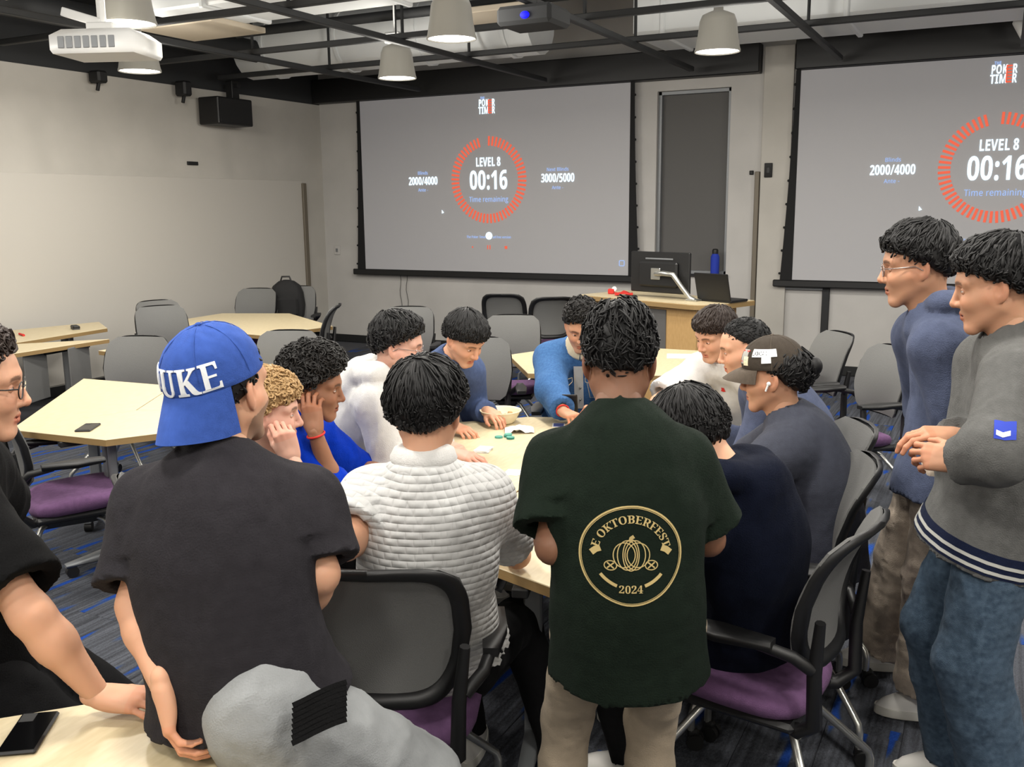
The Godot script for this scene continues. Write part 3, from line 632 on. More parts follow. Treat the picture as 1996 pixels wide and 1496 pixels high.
# ------------------------------------------------------------------ mesh builder
class MB:
	var v := PackedVector3Array()
	var ix := PackedInt32Array()
	var nn := PackedVector3Array()   # given normals (SDF meshes), else empty
	var cc := PackedColorArray()
	var uv := PackedVector2Array()
	var T := Transform3D()
	func p(a: Vector3) -> int:
		v.append(T * a)
		return v.size() - 1
	func tri(a: int, b: int, c: int) -> void:
		ix.append(a); ix.append(b); ix.append(c)
	func quad(a: int, b: int, c: int, d: int) -> void:
		tri(a, b, c); tri(a, c, d)
	func face(pts: Array) -> void:     # flat convex polygon, counter-clockwise seen from outside
		var s := v.size()
		for q in pts: p(q)
		for i in range(1, pts.size() - 1): tri(s, s + i, s + i + 1)
	func box(c: Vector3, s: Vector3, b := 0.0) -> MB:
		var h := s * 0.5
		b = minf(b, minf(h.x, minf(h.y, h.z)) * 0.95)
		var q := func(x: float, y: float, z: float, ax: int) -> Vector3:
			var o := Vector3(h.x * x, h.y * y, h.z * z)
			if ax != 0: o.x -= b * x
			if ax != 1: o.y -= b * y
			if ax != 2: o.z -= b * z
			return c + o
		for s1 in [-1.0, 1.0]:
			var f: Array = [q.call(s1, -1, -1, 0), q.call(s1, 1, -1, 0), q.call(s1, 1, 1, 0), q.call(s1, -1, 1, 0)]
			if s1 < 0: f.reverse()
			face(f)
			f = [q.call(-1, s1, -1, 1), q.call(-1, s1, 1, 1), q.call(1, s1, 1, 1), q.call(1, s1, -1, 1)]
			if s1 < 0: f.reverse()
			face(f)
			f = [q.call(-1, -1, s1, 2), q.call(1, -1, s1, 2), q.call(1, 1, s1, 2), q.call(-1, 1, s1, 2)]
			if s1 < 0: f.reverse()
			face(f)
		if b > 0.0:
			for s1 in [-1.0, 1.0]:
				for s2 in [-1.0, 1.0]:
					var e := [q.call(-1, s1, s2, 1), q.call(1, s1, s2, 1), q.call(1, s1, s2, 2), q.call(-1, s1, s2, 2)]
					if s1 * s2 > 0: e.reverse()
					face(e)
					e = [q.call(s1, -1, s2, 2), q.call(s1, 1, s2, 2), q.call(s1, 1, s2, 0), q.call(s1, -1, s2, 0)]
					if s1 * s2 > 0: e.reverse()
					face(e)
					e = [q.call(s1, s2, -1, 0), q.call(s1, s2, 1, 0), q.call(s1, s2, 1, 1), q.call(s1, s2, -1, 1)]
					if s1 * s2 > 0: e.reverse()
					face(e)
					for s3 in [-1.0, 1.0]:
						var t := [q.call(s1, s2, s3, 0), q.call(s1, s2, s3, 1), q.call(s1, s2, s3, 2)]
						if s1 * s2 * s3 < 0: t.reverse()
						face(t)
		return self
	# a box from one point to another (a bar)
	func bar(a: Vector3, b: Vector3, w: float, hgt: float, bev := 0.0, upv := Vector3.UP) -> MB:
		var keep := T
		var z := (b - a).normalized()
		if absf(z.dot(upv)) > 0.98: upv = Vector3.RIGHT
		var x: Vector3 = upv.cross(z).normalized()
		T = keep * Transform3D(Basis(x, z.cross(x), z), (a + b) * 0.5)
		box(Vector3.ZERO, Vector3(w, hgt, a.distance_to(b)), bev)
		T = keep
		return self
	# rings of points joined smoothly; closed round each ring
	func loft(rings: Array, closed := true, cap0 := true, cap1 := true) -> MB:
		var n: int = rings[0].size()
		var s := v.size()
		for r in rings:
			for q in r: p(q)
		for j in range(rings.size() - 1):
			for i in range(n if closed else n - 1):
				var a := s + j * n + i
				var b := s + j * n + (i + 1) % n
				quad(a, b, b + n, a + n)
		if closed and cap0:
			var f: Array = rings[0].duplicate(); f.reverse(); face(f)
		if closed and cap1: face(rings[-1])
		return self
	func tube(path: Array, rad, sides := 8, caps := true, flat := 1.0, up0 := Vector3.ZERO) -> MB:
		var rings := []
		var m := path.size()
		var up := up0
		for i in m:
			var t: Vector3 = (path[mini(i + 1, m - 1)] - path[maxi(i - 1, 0)]).normalized()
			if up == Vector3.ZERO: up = Vector3.UP if absf(t.y) < 0.9 else Vector3.RIGHT
			up = (up - t * up.dot(t)).normalized()
			var sd := t.cross(up)
			var r: float = rad[i] if rad is Array else rad
			var ring := []
			for k in sides:
				var a := TAU * k / sides
				ring.append(path[i] + sd * (cos(a) * r) * -1.0 + up * (sin(a) * r * flat))
			rings.append(ring)
		return loft(rings, true, caps, caps)
	# profile of (radius, y), turned round y; sharp corners by repeating a point
	func lathe(prof: Array, segs := 24) -> MB:
		var runs := [[prof[0]]]
		for i in range(1, prof.size()):
			if prof[i] == prof[i - 1]: runs.append([prof[i]])
			else: runs[-1].append(prof[i])
		for run in runs:
			var rings := []
			for q in run:
				var ring := []
				for k in segs:
					var a := TAU * k / segs
					ring.append(Vector3(cos(a) * q.x, q.y, -sin(a) * q.x))
				rings.append(ring)
			if rings.size() > 1: loft(rings, true, false, false)
		return self
	# polygon (x, z) counter-clockwise seen from above, between two heights, top edge eased
	func prism(poly: Array, y0: float, y1: float, ease := 0.0) -> MB:
		var pts := PackedVector2Array(poly)
		if Geometry2D.is_polygon_clockwise(pts): pts.reverse()
		# pts is now counter-clockwise in (x, z); seen from above that is clockwise, so turn it for the top
		var inner := pts
		if ease > 0.0:
			var off := Geometry2D.offset_polygon(pts, -ease, Geometry2D.JOIN_MITER)
			if off.size() == 1 and off[0].size() == pts.size():
				# match starting corner
				var o: PackedVector2Array = off[0]
				if Geometry2D.is_polygon_clockwise(o): o.reverse()
				var best := 0
				for i in o.size():
					if o[i].distance_to(pts[0]) < o[best].distance_to(pts[0]): best = i
				inner = PackedVector2Array()
				for i in o.size(): inner.append(o[(best + i) % o.size()])
			else: ease = 0.0
		var idx := Geometry2D.triangulate_polygon(inner)
		var s := v.size()
		for q in inner: p(Vector3(q.x, y1, q.y))
		for k in range(0, idx.size(), 3): otri(s + idx[k], s + idx[k + 1], s + idx[k + 2], Vector3.UP)
		idx = Geometry2D.triangulate_polygon(pts)
		s = v.size()
		for q in pts: p(Vector3(q.x, y0, q.y))
		for k in range(0, idx.size(), 3): otri(s + idx[k], s + idx[k + 1], s + idx[k + 2], Vector3.DOWN)
		var n := pts.size()
		for i in n:
			var a := pts[i]; var b := pts[(i + 1) % n]
			var ia := inner[i]; var ib := inner[(i + 1) % n]
			face([Vector3(b.x, y0, b.y), Vector3(a.x, y0, a.y), Vector3(a.x, y1 - ease, a.y), Vector3(b.x, y1 - ease, b.y)])
			if ease > 0.0: face([Vector3(b.x, y1 - ease, b.y), Vector3(a.x, y1 - ease, a.y), Vector3(ia.x, y1, ia.y), Vector3(ib.x, y1, ib.y)])
		return self
	func otri(a: int, b: int, c: int, up: Vector3) -> void:
		var nrm := (v[b] - v[a]).cross(v[c] - v[a])
		if nrm.dot(T.basis * up) < 0: tri(a, c, b)
		else: tri(a, b, c)
	# a grid of points given a thickness along its own normals
	func sheet(rows: Array, th: float) -> MB:
		var m := rows.size(); var n: int = rows[0].size()
		var front := []; var back := []
		for j in m:
			var f := []; var b := []
			for i in n:
				var du: Vector3 = rows[j][mini(i + 1, n - 1)] - rows[j][maxi(i - 1, 0)]
				var dv: Vector3 = rows[mini(j + 1, m - 1)][i] - rows[maxi(j - 1, 0)][i]
				var nr := du.cross(dv).normalized() * th * 0.5
				f.append(rows[j][i] + nr); b.append(rows[j][i] - nr)
			front.append(f); back.append(b)
		loft(front, false)
		for j in m: back[j].reverse()
		loft(back, false)
		for j in m: back[j].reverse()
		for j in m - 1:
			face([back[j][0], front[j][0], front[j + 1][0], back[j + 1][0]])
			face([front[j][n - 1], back[j][n - 1], back[j + 1][n - 1], front[j + 1][n - 1]])
		for i in n - 1:
			face([front[0][i], back[0][i], back[0][i + 1], front[0][i + 1]])
			face([back[m - 1][i], front[m - 1][i], front[m - 1][i + 1], back[m - 1][i + 1]])
		return self
	func ball(c: Vector3, r: Vector3, segs := 12, rows := 8) -> MB:
		var rings := []
		for j in range(1, rows):
			var e := PI * j / rows - PI / 2
			var ring := []
			for k in segs:
				var a := TAU * k / segs
				ring.append(c + Vector3(cos(a) * cos(e) * r.x, sin(e) * r.y, -sin(a) * cos(e) * r.z))
			rings.append(ring)
		var s := v.size()
		loft(rings, true, false, false)
		var b := p(c - Vector3(0, r.y, 0)); var t := p(c + Vector3(0, r.y, 0))
		var last := s + (rings.size() - 1) * segs
		for k in segs:
			tri(b, s + (k + 1) % segs, s + k)
			tri(t, last + k, last + (k + 1) % segs)
		return self
	# append finished arrays [v, n, ix, colours]
	func add(a: Array, xf := Transform3D()) -> MB:
		var s := v.size()
		var full := T * xf
		v.append_array(full * (a[0] as PackedVector3Array))
		nn.append_array(Transform3D(full.basis.orthonormalized(), Vector3.ZERO) * (a[1] as PackedVector3Array))
		var flip := full.basis.determinant() < 0
		var src: PackedInt32Array = a[2]
		var k := 0
		while k < src.size():
			ix.append(src[k] + s)
			if flip: ix.append(src[k + 2] + s); ix.append(src[k + 1] + s)
			else: ix.append(src[k + 1] + s); ix.append(src[k + 2] + s)
			k += 3
		if a.size() > 3 and (a[3] as PackedColorArray).size() > 0: cc.append_array(a[3])
		else:
			var w := PackedColorArray(); w.resize((a[0] as PackedVector3Array).size()); w.fill(Color.WHITE); cc.append_array(w)
		return self
	func normals() -> PackedVector3Array:
		var r := PackedVector3Array(); r.resize(v.size())
		var k := 0
		while k < ix.size():
			var a := ix[k]; var b := ix[k + 1]; var c := ix[k + 2]
			var f := (v[b] - v[a]).cross(v[c] - v[a])
			r[a] += f; r[b] += f; r[c] += f
			k += 3
		for i in r.size(): r[i] = r[i].normalized() if r[i].length_squared() > 0.0 else Vector3.UP
		return r
	func mesh() -> ArrayMesh:
		var arr := []; arr.resize(Mesh.ARRAY_MAX)
		arr[Mesh.ARRAY_VERTEX] = v
		arr[Mesh.ARRAY_NORMAL] = nn if nn.size() == v.size() else normals()
		if cc.size() == v.size(): arr[Mesh.ARRAY_COLOR] = cc
		if uv.size() == v.size(): arr[Mesh.ARRAY_TEX_UV] = uv
		var cw := ix.duplicate()    # Godot's front faces run clockwise
		var k := 0
		while k < cw.size():
			var t := cw[k + 1]; cw[k + 1] = cw[k + 2]; cw[k + 2] = t
			k += 3
		arr[Mesh.ARRAY_INDEX] = cw
		var m := ArrayMesh.new()
		m.add_surface_from_arrays(Mesh.PRIMITIVE_TRIANGLES, arr)
		return m

# ------------------------------------------------------------------ distance field on a grid, meshed as surface nets
class Field:
	var lo: Vector3
	var c: float
	var nx: int
	var ny: int
	var nz: int
	var d := PackedFloat32Array()
	func _init(a: Vector3, b: Vector3, cell: float) -> void:
		lo = a; c = cell
		nx = int(ceil((b.x - a.x) / c)) + 2
		ny = int(ceil((b.y - a.y) / c)) + 2
		nz = int(ceil((b.z - a.z) / c)) + 2
		d.resize(nx * ny * nz)
		d.fill(1.0)
	func span(mn: Vector3, mx: Vector3) -> PackedInt32Array:
		return PackedInt32Array([clampi(int(floor((mn.x - lo.x) / c)), 0, nx - 1), clampi(int(floor((mn.y - lo.y) / c)), 0, ny - 1), clampi(int(floor((mn.z - lo.z) / c)), 0, nz - 1),
			clampi(int(ceil((mx.x - lo.x) / c)), 0, nx - 1), clampi(int(ceil((mx.y - lo.y) / c)), 0, ny - 1), clampi(int(ceil((mx.z - lo.z) / c)), 0, nz - 1)])
	# tapered capsule, thinned by «thin» along «fn»; mode 0 joins, 1 carves
	func cap(A: Vector3, B: Vector3, ra: float, rb: float, k := 0.03, fn := Vector3.ZERO, thin := 1.0, mode := 0) -> void:
		var m := maxf(ra, rb) + maxf(k, c * 2.0) + c
		var e := Vector3(m, m, m)
		var s := span(A.min(B) - e, A.max(B) + e)
		var AB := B - A
		var fl := fn != Vector3.ZERO and thin != 1.0
		var f := 1.0 / thin - 1.0
		if fl: AB += fn * (fn.dot(AB) * f)
		var l2 := AB.length_squared()
		var ba := AB / l2 if l2 > 1e-9 else Vector3.ZERO
		var dr := rb - ra
		var k4 := 0.25 / maxf(k, 1e-6)
		var step := Vector3(c, 0, 0)
		for z in range(s[2], s[5] + 1):
			for y in range(s[1], s[4] + 1):
				var i := (z * ny + y) * nx + s[0]
				var w := lo + Vector3(s[0], y, z) * c - A
				for x in range(s[0], s[3] + 1):
					var q := w
					if fl: q += fn * (fn.dot(q) * f)
					var t := clampf(q.dot(ba), 0.0, 1.0)
					var g := (q - AB * t).length() - ra - dr * t
					var o := d[i]
					if mode == 1: g = -g; var h1 := k - absf(o - g); d[i] = maxf(o, g) + (h1 * h1 * k4 if h1 > 0.0 else 0.0)
					else:
						var h := k - absf(o - g)
						d[i] = minf(o, g) - (h * h * k4 if h > 0.0 else 0.0)
					i += 1
					w += step
	func ell(C: Vector3, r: Vector3, k := 0.02, B := Basis(), mode := 0) -> void:
		var m := maxf(r.x, maxf(r.y, r.z)) + maxf(k, c * 2.0) + c
		var e := Vector3(m, m, m)
		var s := span(C - e, C + e)
		var I := B.inverse()
		var r1 := Vector3.ONE / r
		var r2 := r1 * r1
		var k4 := 0.25 / maxf(k, 1e-6)
		var st := I * Vector3(c, 0, 0)
		for z in range(s[2], s[5] + 1):
			for y in range(s[1], s[4] + 1):
				var i := (z * ny + y) * nx + s[0]
				var q := I * (lo + Vector3(s[0], y, z) * c - C)
				for x in range(s[0], s[3] + 1):
					var k0 := (q * r1).length()
					var g := k0 * (k0 - 1.0) / maxf((q * r2).length(), 1e-5)
					var o := d[i]
					if mode == 1: g = -g; var h1 := k - absf(o - g); d[i] = maxf(o, g) + (h1 * h1 * k4 if h1 > 0.0 else 0.0)
					else:
						var h := k - absf(o - g)
						d[i] = minf(o, g) - (h * h * k4 if h > 0.0 else 0.0)
					i += 1
					q += st
	# a tube of cloth from A to B, cut square at B and hollow there for «deep»
	func sleeve(A: Vector3, B: Vector3, ra: float, rb: float, k := 0.03, fn := Vector3.ZERO, thin := 1.0, wall := 0.018, deep := 0.04) -> void:
		var m := maxf(ra, rb) + maxf(k, c * 2.0) + c
		var e := Vector3(m, m, m)
		var s := span(A.min(B) - e, A.max(B) + e)
		var ax := (B - A).normalized()
		var len := A.distance_to(B)
		var AB := B - A
		var fl := fn != Vector3.ZERO and thin != 1.0
		var f := 1.0 / thin - 1.0
		if fl: AB += fn * (fn.dot(AB) * f)
		var ba := AB / AB.length_squared()
		var dr := rb - ra
		var k4 := 0.25 / maxf(k, 1e-6)
		var step := Vector3(c, 0, 0)
		for z in range(s[2], s[5] + 1):
			for y in range(s[1], s[4] + 1):
				var i := (z * ny + y) * nx + s[0]
				var w := lo + Vector3(s[0], y, z) * c - A
				for x in range(s[0], s[3] + 1):
					var q := w
					if fl: q += fn * (fn.dot(q) * f)
					var t := clampf(q.dot(ba), 0.0, 1.25)
					var g := (q - AB * t).length() - ra - dr * t
					var end := w.dot(ax) - len
					g = maxf(maxf(g, end), -maxf(g + wall, -end - deep))
					var o := d[i]
					var h := k - absf(o - g)
					if end > -0.03: h = minf(h, (k * 0.3) - absf(o - g))
					d[i] = minf(o, g) - (h * h * k4 if h > 0.0 else 0.0)
					i += 1
					w += step
	# folds: moves the surface by a noise, stretched along the axes
	func ruffle(ns: FastNoiseLite, amp: float, stretch := Vector3.ONE, seed_off := Vector3.ZERO) -> void:
		var lim := c * 2.5 + amp
		var i := 0
		for z in nz:
			for y in ny:
				for x in nx:
					var o := d[i]
					if o < lim and o > -lim:
						d[i] = o - amp * (0.5 + 0.5 * ns.get_noise_3dv((lo + Vector3(x, y, z) * c) * stretch + seed_off))
					i += 1
	func at(q: Vector3) -> float:
		var g := (q - lo) / c
		var x := clampi(int(g.x), 0, nx - 2); var y := clampi(int(g.y), 0, ny - 2); var z := clampi(int(g.z), 0, nz - 2)
		var t := g - Vector3(x, y, z)
		var i := (z * ny + y) * nx + x
		var a := lerpf(lerpf(d[i], d[i + 1], t.x), lerpf(d[i + nx], d[i + nx + 1], t.x), t.y)
		i += nx * ny
		var b := lerpf(lerpf(d[i], d[i + 1], t.x), lerpf(d[i + nx], d[i + nx + 1], t.x), t.y)
		return lerpf(a, b, t.z)
	func hit(from: Vector3, dir: Vector3, far := 0.6) -> Vector3:
		var t := 0.0
		while t < far:
			var g := at(from + dir * t)
			if g < 0.0:
				var a := maxf(t - 0.02, 0.0); var b := t
				for k in 12:
					var mid := (a + b) * 0.5
					if at(from + dir * mid) < 0.0: b = mid
					else: a = mid
				return from + dir * b
			t += clampf(g * 0.5, 0.0008, 0.015)
		return from + dir * t
	func nets() -> Array:
		var V := PackedVector3Array(); var N := PackedVector3Array(); var I := PackedInt32Array()
		var id := PackedInt32Array(); id.resize(d.size()); id.fill(-1)
		var off := PackedInt32Array([0, 1, nx, nx + 1, nx * ny, nx * ny + 1, nx * ny + nx, nx * ny + nx + 1])
		var ea := PackedInt32Array([0, 2, 4, 6, 0, 1, 4, 5, 0, 1, 2, 3])
		var eb := PackedInt32Array([1, 3, 5, 7, 2, 3, 6, 7, 4, 5, 6, 7])
		var pos := [Vector3(0, 0, 0), Vector3(1, 0, 0), Vector3(0, 1, 0), Vector3(1, 1, 0), Vector3(0, 0, 1), Vector3(1, 0, 1), Vector3(0, 1, 1), Vector3(1, 1, 1)]
		var lim := c * 3.0
		var w := PackedFloat32Array(); w.resize(8)
		var sx := 1; var sy := nx; var sz := nx * ny
		for z in nz - 1:
			for y in ny - 1:
				var i := (z * ny + y) * nx
				for x in nx - 1:
					var o := d[i]
					if o < lim and o > -lim:
						var mask := 0
						for k in 8:
							w[k] = d[i + off[k]]
							if w[k] < 0.0: mask |= 1 << k
						if mask != 0 and mask != 255:
							var sum := Vector3.ZERO
							var cnt := 0.0
							for k in 12:
								var a := w[ea[k]]; var b := w[eb[k]]
								if (a < 0.0) != (b < 0.0):
									var pa: Vector3 = pos[ea[k]]; var pb: Vector3 = pos[eb[k]]
									sum += pa.lerp(pb, a / (a - b))
									cnt += 1.0
							id[i] = V.size()
							V.append(lo + (Vector3(x, y, z) + sum / cnt) * c)
							N.append(Vector3(w[1] + w[3] + w[5] + w[7] - w[0] - w[2] - w[4] - w[6], w[2] + w[3] + w[6] + w[7] - w[0] - w[1] - w[4] - w[5], w[4] + w[5] + w[6] + w[7] - w[0] - w[1] - w[2] - w[3]).normalized())
							var in0 := w[0] < 0.0
							if y > 0 and z > 0 and in0 != (w[1] < 0.0): _q(I, id[i - sy - sz], id[i - sz], id[i], id[i - sy], in0)
							if x > 0 and z > 0 and in0 != (w[2] < 0.0): _q(I, id[i - sx - sz], id[i - sx], id[i], id[i - sz], in0)
							if x > 0 and y > 0 and in0 != (w[4] < 0.0): _q(I, id[i - sx - sy], id[i - sy], id[i], id[i - sx], in0)
					i += 1
		return [V, N, I]
	func _q(I: PackedInt32Array, a: int, b: int, e: int, g: int, keep: bool) -> void:
		if a < 0 or b < 0 or e < 0 or g < 0: return
		if keep:
			I.append(a); I.append(b); I.append(e); I.append(a); I.append(e); I.append(g)
		else:
			I.append(a); I.append(e); I.append(b); I.append(a); I.append(g); I.append(e)
# ------------------------------------------------------------------ heads, hands, hair
func lin(r: float, g: float, b: float) -> Color: return Color(r, g, b).srgb_to_linear()
func dirv(deg: float) -> Vector3: return Vector3(sin(deg_to_rad(deg)), 0, cos(deg_to_rad(deg)))

# Head in its own axes: face towards +z, origin between the ears. Colours are multipliers of the skin; alpha 0 marks a colour of its own (eyes).
func make_head() -> Array:
	var F := Field.new(Vector3(-0.105, -0.2, -0.125), Vector3(0.105, 0.135, 0.135), 0.0034)
	F.ell(Vector3(0, 0.034, -0.012), Vector3(0.074, 0.086, 0.097), 0.01)
	F.ell(Vector3(0, -0.028, 0.03), Vector3(0.062, 0.074, 0.06), 0.03)
	F.ell(Vector3(0, 0.045, 0.036), Vector3(0.06, 0.05, 0.052), 0.03)
	for s in [-1.0, 1.0]:
		F.cap(Vector3(s * 0.053, -0.045, 0.0), Vector3(s * 0.02, -0.1, 0.066), 0.017, 0.015, 0.03)
		F.cap(Vector3(s * 0.06, -0.018, 0.02), Vector3(s * 0.036, -0.03, 0.07), 0.015, 0.015, 0.03)
		F.cap(Vector3(s * 0.014, 0.03, 0.085), Vector3(s * 0.05, 0.028, 0.066), 0.011, 0.011, 0.018)
	F.cap(Vector3(-0.012, -0.1, 0.073), Vector3(0.012, -0.1, 0.073), 0.0145, 0.0145, 0.022)
	F.ell(Vector3(0, -0.06, 0.07), Vector3(0.03, 0.026, 0.022), 0.02)
	# neck
	F.cap(Vector3(0, -0.05, -0.03), Vector3(0, -0.21, -0.052), 0.049, 0.052, 0.04)
	F.cap(Vector3(0, -0.09, 0.0), Vector3(0, -0.21, -0.025), 0.034, 0.042, 0.03)
	# eye sockets, nose, lips
	for s in [-1.0, 1.0]: F.ell(Vector3(s * 0.031, 0.006, 0.1), Vector3(0.019, 0.0125, 0.02), 0.012, Basis(), 1)
	F.cap(Vector3(0, 0.018, 0.088), Vector3(0, -0.026, 0.108), 0.0085, 0.0105, 0.012)
	F.ell(Vector3(0, -0.03, 0.107), Vector3(0.0125, 0.0105, 0.0115), 0.008)
	for s in [-1.0, 1.0]:
		F.ell(Vector3(s * 0.0125, -0.033, 0.096), Vector3(0.008, 0.008, 0.011), 0.007)
		F.cap(Vector3(0, -0.0575, 0.0925), Vector3(s * 0.02, -0.0625, 0.084), 0.0055, 0.0035, 0.005)
		F.cap(Vector3(0, -0.071, 0.0905), Vector3(s * 0.017, -0.068, 0.085), 0.0065, 0.004, 0.005)
		F.ell(Vector3(s * 0.006, -0.038, 0.104), Vector3(0.0035, 0.004, 0.005), 0.003, Basis(), 1)
	F.cap(Vector3(-0.022, -0.065, 0.09), Vector3(0.022, -0.065, 0.09), 0.0025, 0.0025, 0.004, Vector3.ZERO, 1.0, 1)
	# ears
	for s in [-1.0, 1.0]:
		var B := Basis(Vector3.UP, s * -0.45) * Basis(Vector3.RIGHT, -0.2)
		F.ell(Vector3(s * 0.078, -0.004, -0.012), Vector3(0.009, 0.033, 0.021), 0.008, B)
		F.ell(Vector3(s * 0.087, 0.001, -0.006), Vector3(0.007, 0.02, 0.011), 0.004, B, 1)
	var a := F.nets()
	var V: PackedVector3Array = a[0]
	var C := PackedColorArray(); C.resize(V.size())
	for i in V.size():
		var q := V[i]
		var m := Color.WHITE
		var ax := absf(q.x)
		var lip := smoothstep(0.026, 0.018, ax) * smoothstep(-0.082, -0.077, q.y) * smoothstep(-0.0515, -0.0555, q.y + ax * 0.25) * smoothstep(0.074, 0.08, q.z)
		var brow := smoothstep(0.006, 0.0035, absf(q.y - 0.0255 - 0.004 * sin((ax - 0.011) / 0.039 * PI))) * smoothstep(0.009, 0.014, ax) * smoothstep(0.052, 0.046, ax) * smoothstep(0.045, 0.055, q.z)
		var rose := 0.6 * exp(-(pow((ax - 0.042) / 0.02, 2.0) + pow((q.y + 0.022) / 0.02, 2.0))) * smoothstep(0.04, 0.07, q.z) + 0.6 * smoothstep(0.066, 0.082, ax) * smoothstep(0.05, 0.03, absf(q.y)) + 0.5 * smoothstep(0.098, 0.112, q.z)
		m = Color(1.0, 1.0 - 0.16 * rose, 1.0 - 0.2 * rose)
		m = m.lerp(Color(0.78, 0.52, 0.5), lip).lerp(Color(0.2, 0.18, 0.18), brow * 0.85)
		C[i] = m
	a.append(C)
	return a

# Eyeballs with lids, looking along +z of the head; colours: alpha 0 = own colour
func make_eyes(open_up: float) -> Array:
	var m := MB.new()
	for s in [-1.0, 1.0]:
		m.T = Transform3D(Basis(Vector3.RIGHT, PI / 2), Vector3(s * 0.031, 0.005, 0.0745))
		m.ball(Vector3.ZERO, Vector3(0.0125, 0.0125, 0.0125), 20, 24)
	var N := m.normals()
	var C := PackedColorArray()
	for i in m.v.size():
		var q := m.v[i]
		var s := -1.0 if q.x < 0 else 1.0
		var e := (q - Vector3(s * 0.031, 0.005, 0.0745)) / 0.0125
		var k := 1.0 - pow(absf(e.x) / 0.92, 2.0)
		if e.z > 0.0 and e.y < open_up * k and e.y > -0.3 * k:
			var r := Vector2(e.x, e.y + 0.02).length()
			C.append(Color(0.01, 0.008, 0.007, 0) if r < 0.2 else (Color(0.05, 0.028, 0.018, 0) if r < 0.45 else Color(0.6, 0.57, 0.54, 0)))
		elif e.z > 0.0 and e.y < (open_up + 0.16) * maxf(k, 0.1) and e.y > 0: C.append(Color(0.2, 0.15, 0.14))
		else: C.append(Color(0.95, 0.88, 0.86))
	return [m.v, N, m.ix, C]

# Right hand, palm down, origin at the wrist, fingers along +z, thumb on +x.  b = bends (knuckle, middle, tip) in degrees, th = thumb closing 0..1
func make_hand(b: Array, spread: float, th: float) -> Array:
	var F := Field.new(Vector3(-0.06, -0.115, -0.055), Vector3(0.09, 0.04, 0.205), 0.0034)
	F.cap(Vector3(0, 0, -0.012), Vector3(0, 0, 0.012), 0.0265, 0.026, 0.02, Vector3.UP, 0.82)
	var kn := [Vector3(0.027, 0.0, 0.088), Vector3(0.0085, 0.003, 0.092), Vector3(-0.01, 0.001, 0.087), Vector3(-0.027, -0.003, 0.078)]
	var ln := [[0.042, 0.025, 0.02], [0.046, 0.029, 0.021], [0.042, 0.027, 0.02], [0.032, 0.02, 0.017]]
	var rd := [0.0086, 0.0088, 0.0083, 0.0073]
	for f in 4:
		var k: Vector3 = kn[f]
		F.cap(Vector3(k.x * 0.6, 0, 0.008), k, 0.0135, 0.0108, 0.014)
		var at: Vector3 = k
		var ang := 0.0
		for j in 3:
			ang += deg_to_rad(b[j] + (f - 1.0) * 4.0 * (1.0 if j == 0 else 0.3))
			var sx: float = (1.4 - f) * spread
			var dv := Vector3(sx * cos(ang), -sin(ang), cos(ang)).normalized()
			var to: Vector3 = at + dv * ln[f][j]
			F.cap(at, to, rd[f] * (1.0 - 0.07 * j), rd[f] * (1.0 - 0.07 * (j + 1)), 0.004)
			at = to
	F.ell(Vector3(0.023, -0.008, 0.036), Vector3(0.016, 0.014, 0.032), 0.014, Basis(Vector3.UP, 0.35))
	F.ell(Vector3(-0.02, -0.006, 0.04), Vector3(0.012, 0.013, 0.032), 0.014)
	var t0 := Vector3(0.022, -0.006, 0.02)
	var t1 := Vector3(0.045, -0.012, 0.05).lerp(Vector3(0.036, -0.026, 0.055), th)
	var t2 := t1 + Vector3(0.014, -0.006, 0.029).lerp(Vector3(0.0, -0.016, 0.03), th)
	var t3 := t2 + Vector3(0.006, -0.004, 0.025).lerp(Vector3(-0.012, -0.008, 0.022), th)
	F.cap(t0, t1, 0.014, 0.011, 0.012)
	F.cap(t1, t2, 0.0108, 0.0092, 0.005)
	F.cap(t2, t3, 0.0092, 0.0072, 0.004)
	var a := F.nets()
	var C := PackedColorArray()
	for q in (a[0] as PackedVector3Array): C.append(Color(1.03, 0.9, 0.86) if q.z > 0.07 else Color.WHITE)
	a.append(C)
	return a

const SC := Vector3(0, 0.034, -0.012)
const SR := Vector3(0.076, 0.088, 0.099)
func keyed(a: Array, t: float) -> float:     # values at 0, 30, ... 180 degrees from the face
	var f := clampf(t / 30.0, 0.0, 5.999)
	return lerpf(a[int(f)], a[int(f) + 1], smoothstep(0.0, 1.0, f - int(f)))
func pol(az: float, el: float) -> Vector3: return Vector3(sin(az) * cos(el), sin(el), cos(az) * cos(el))

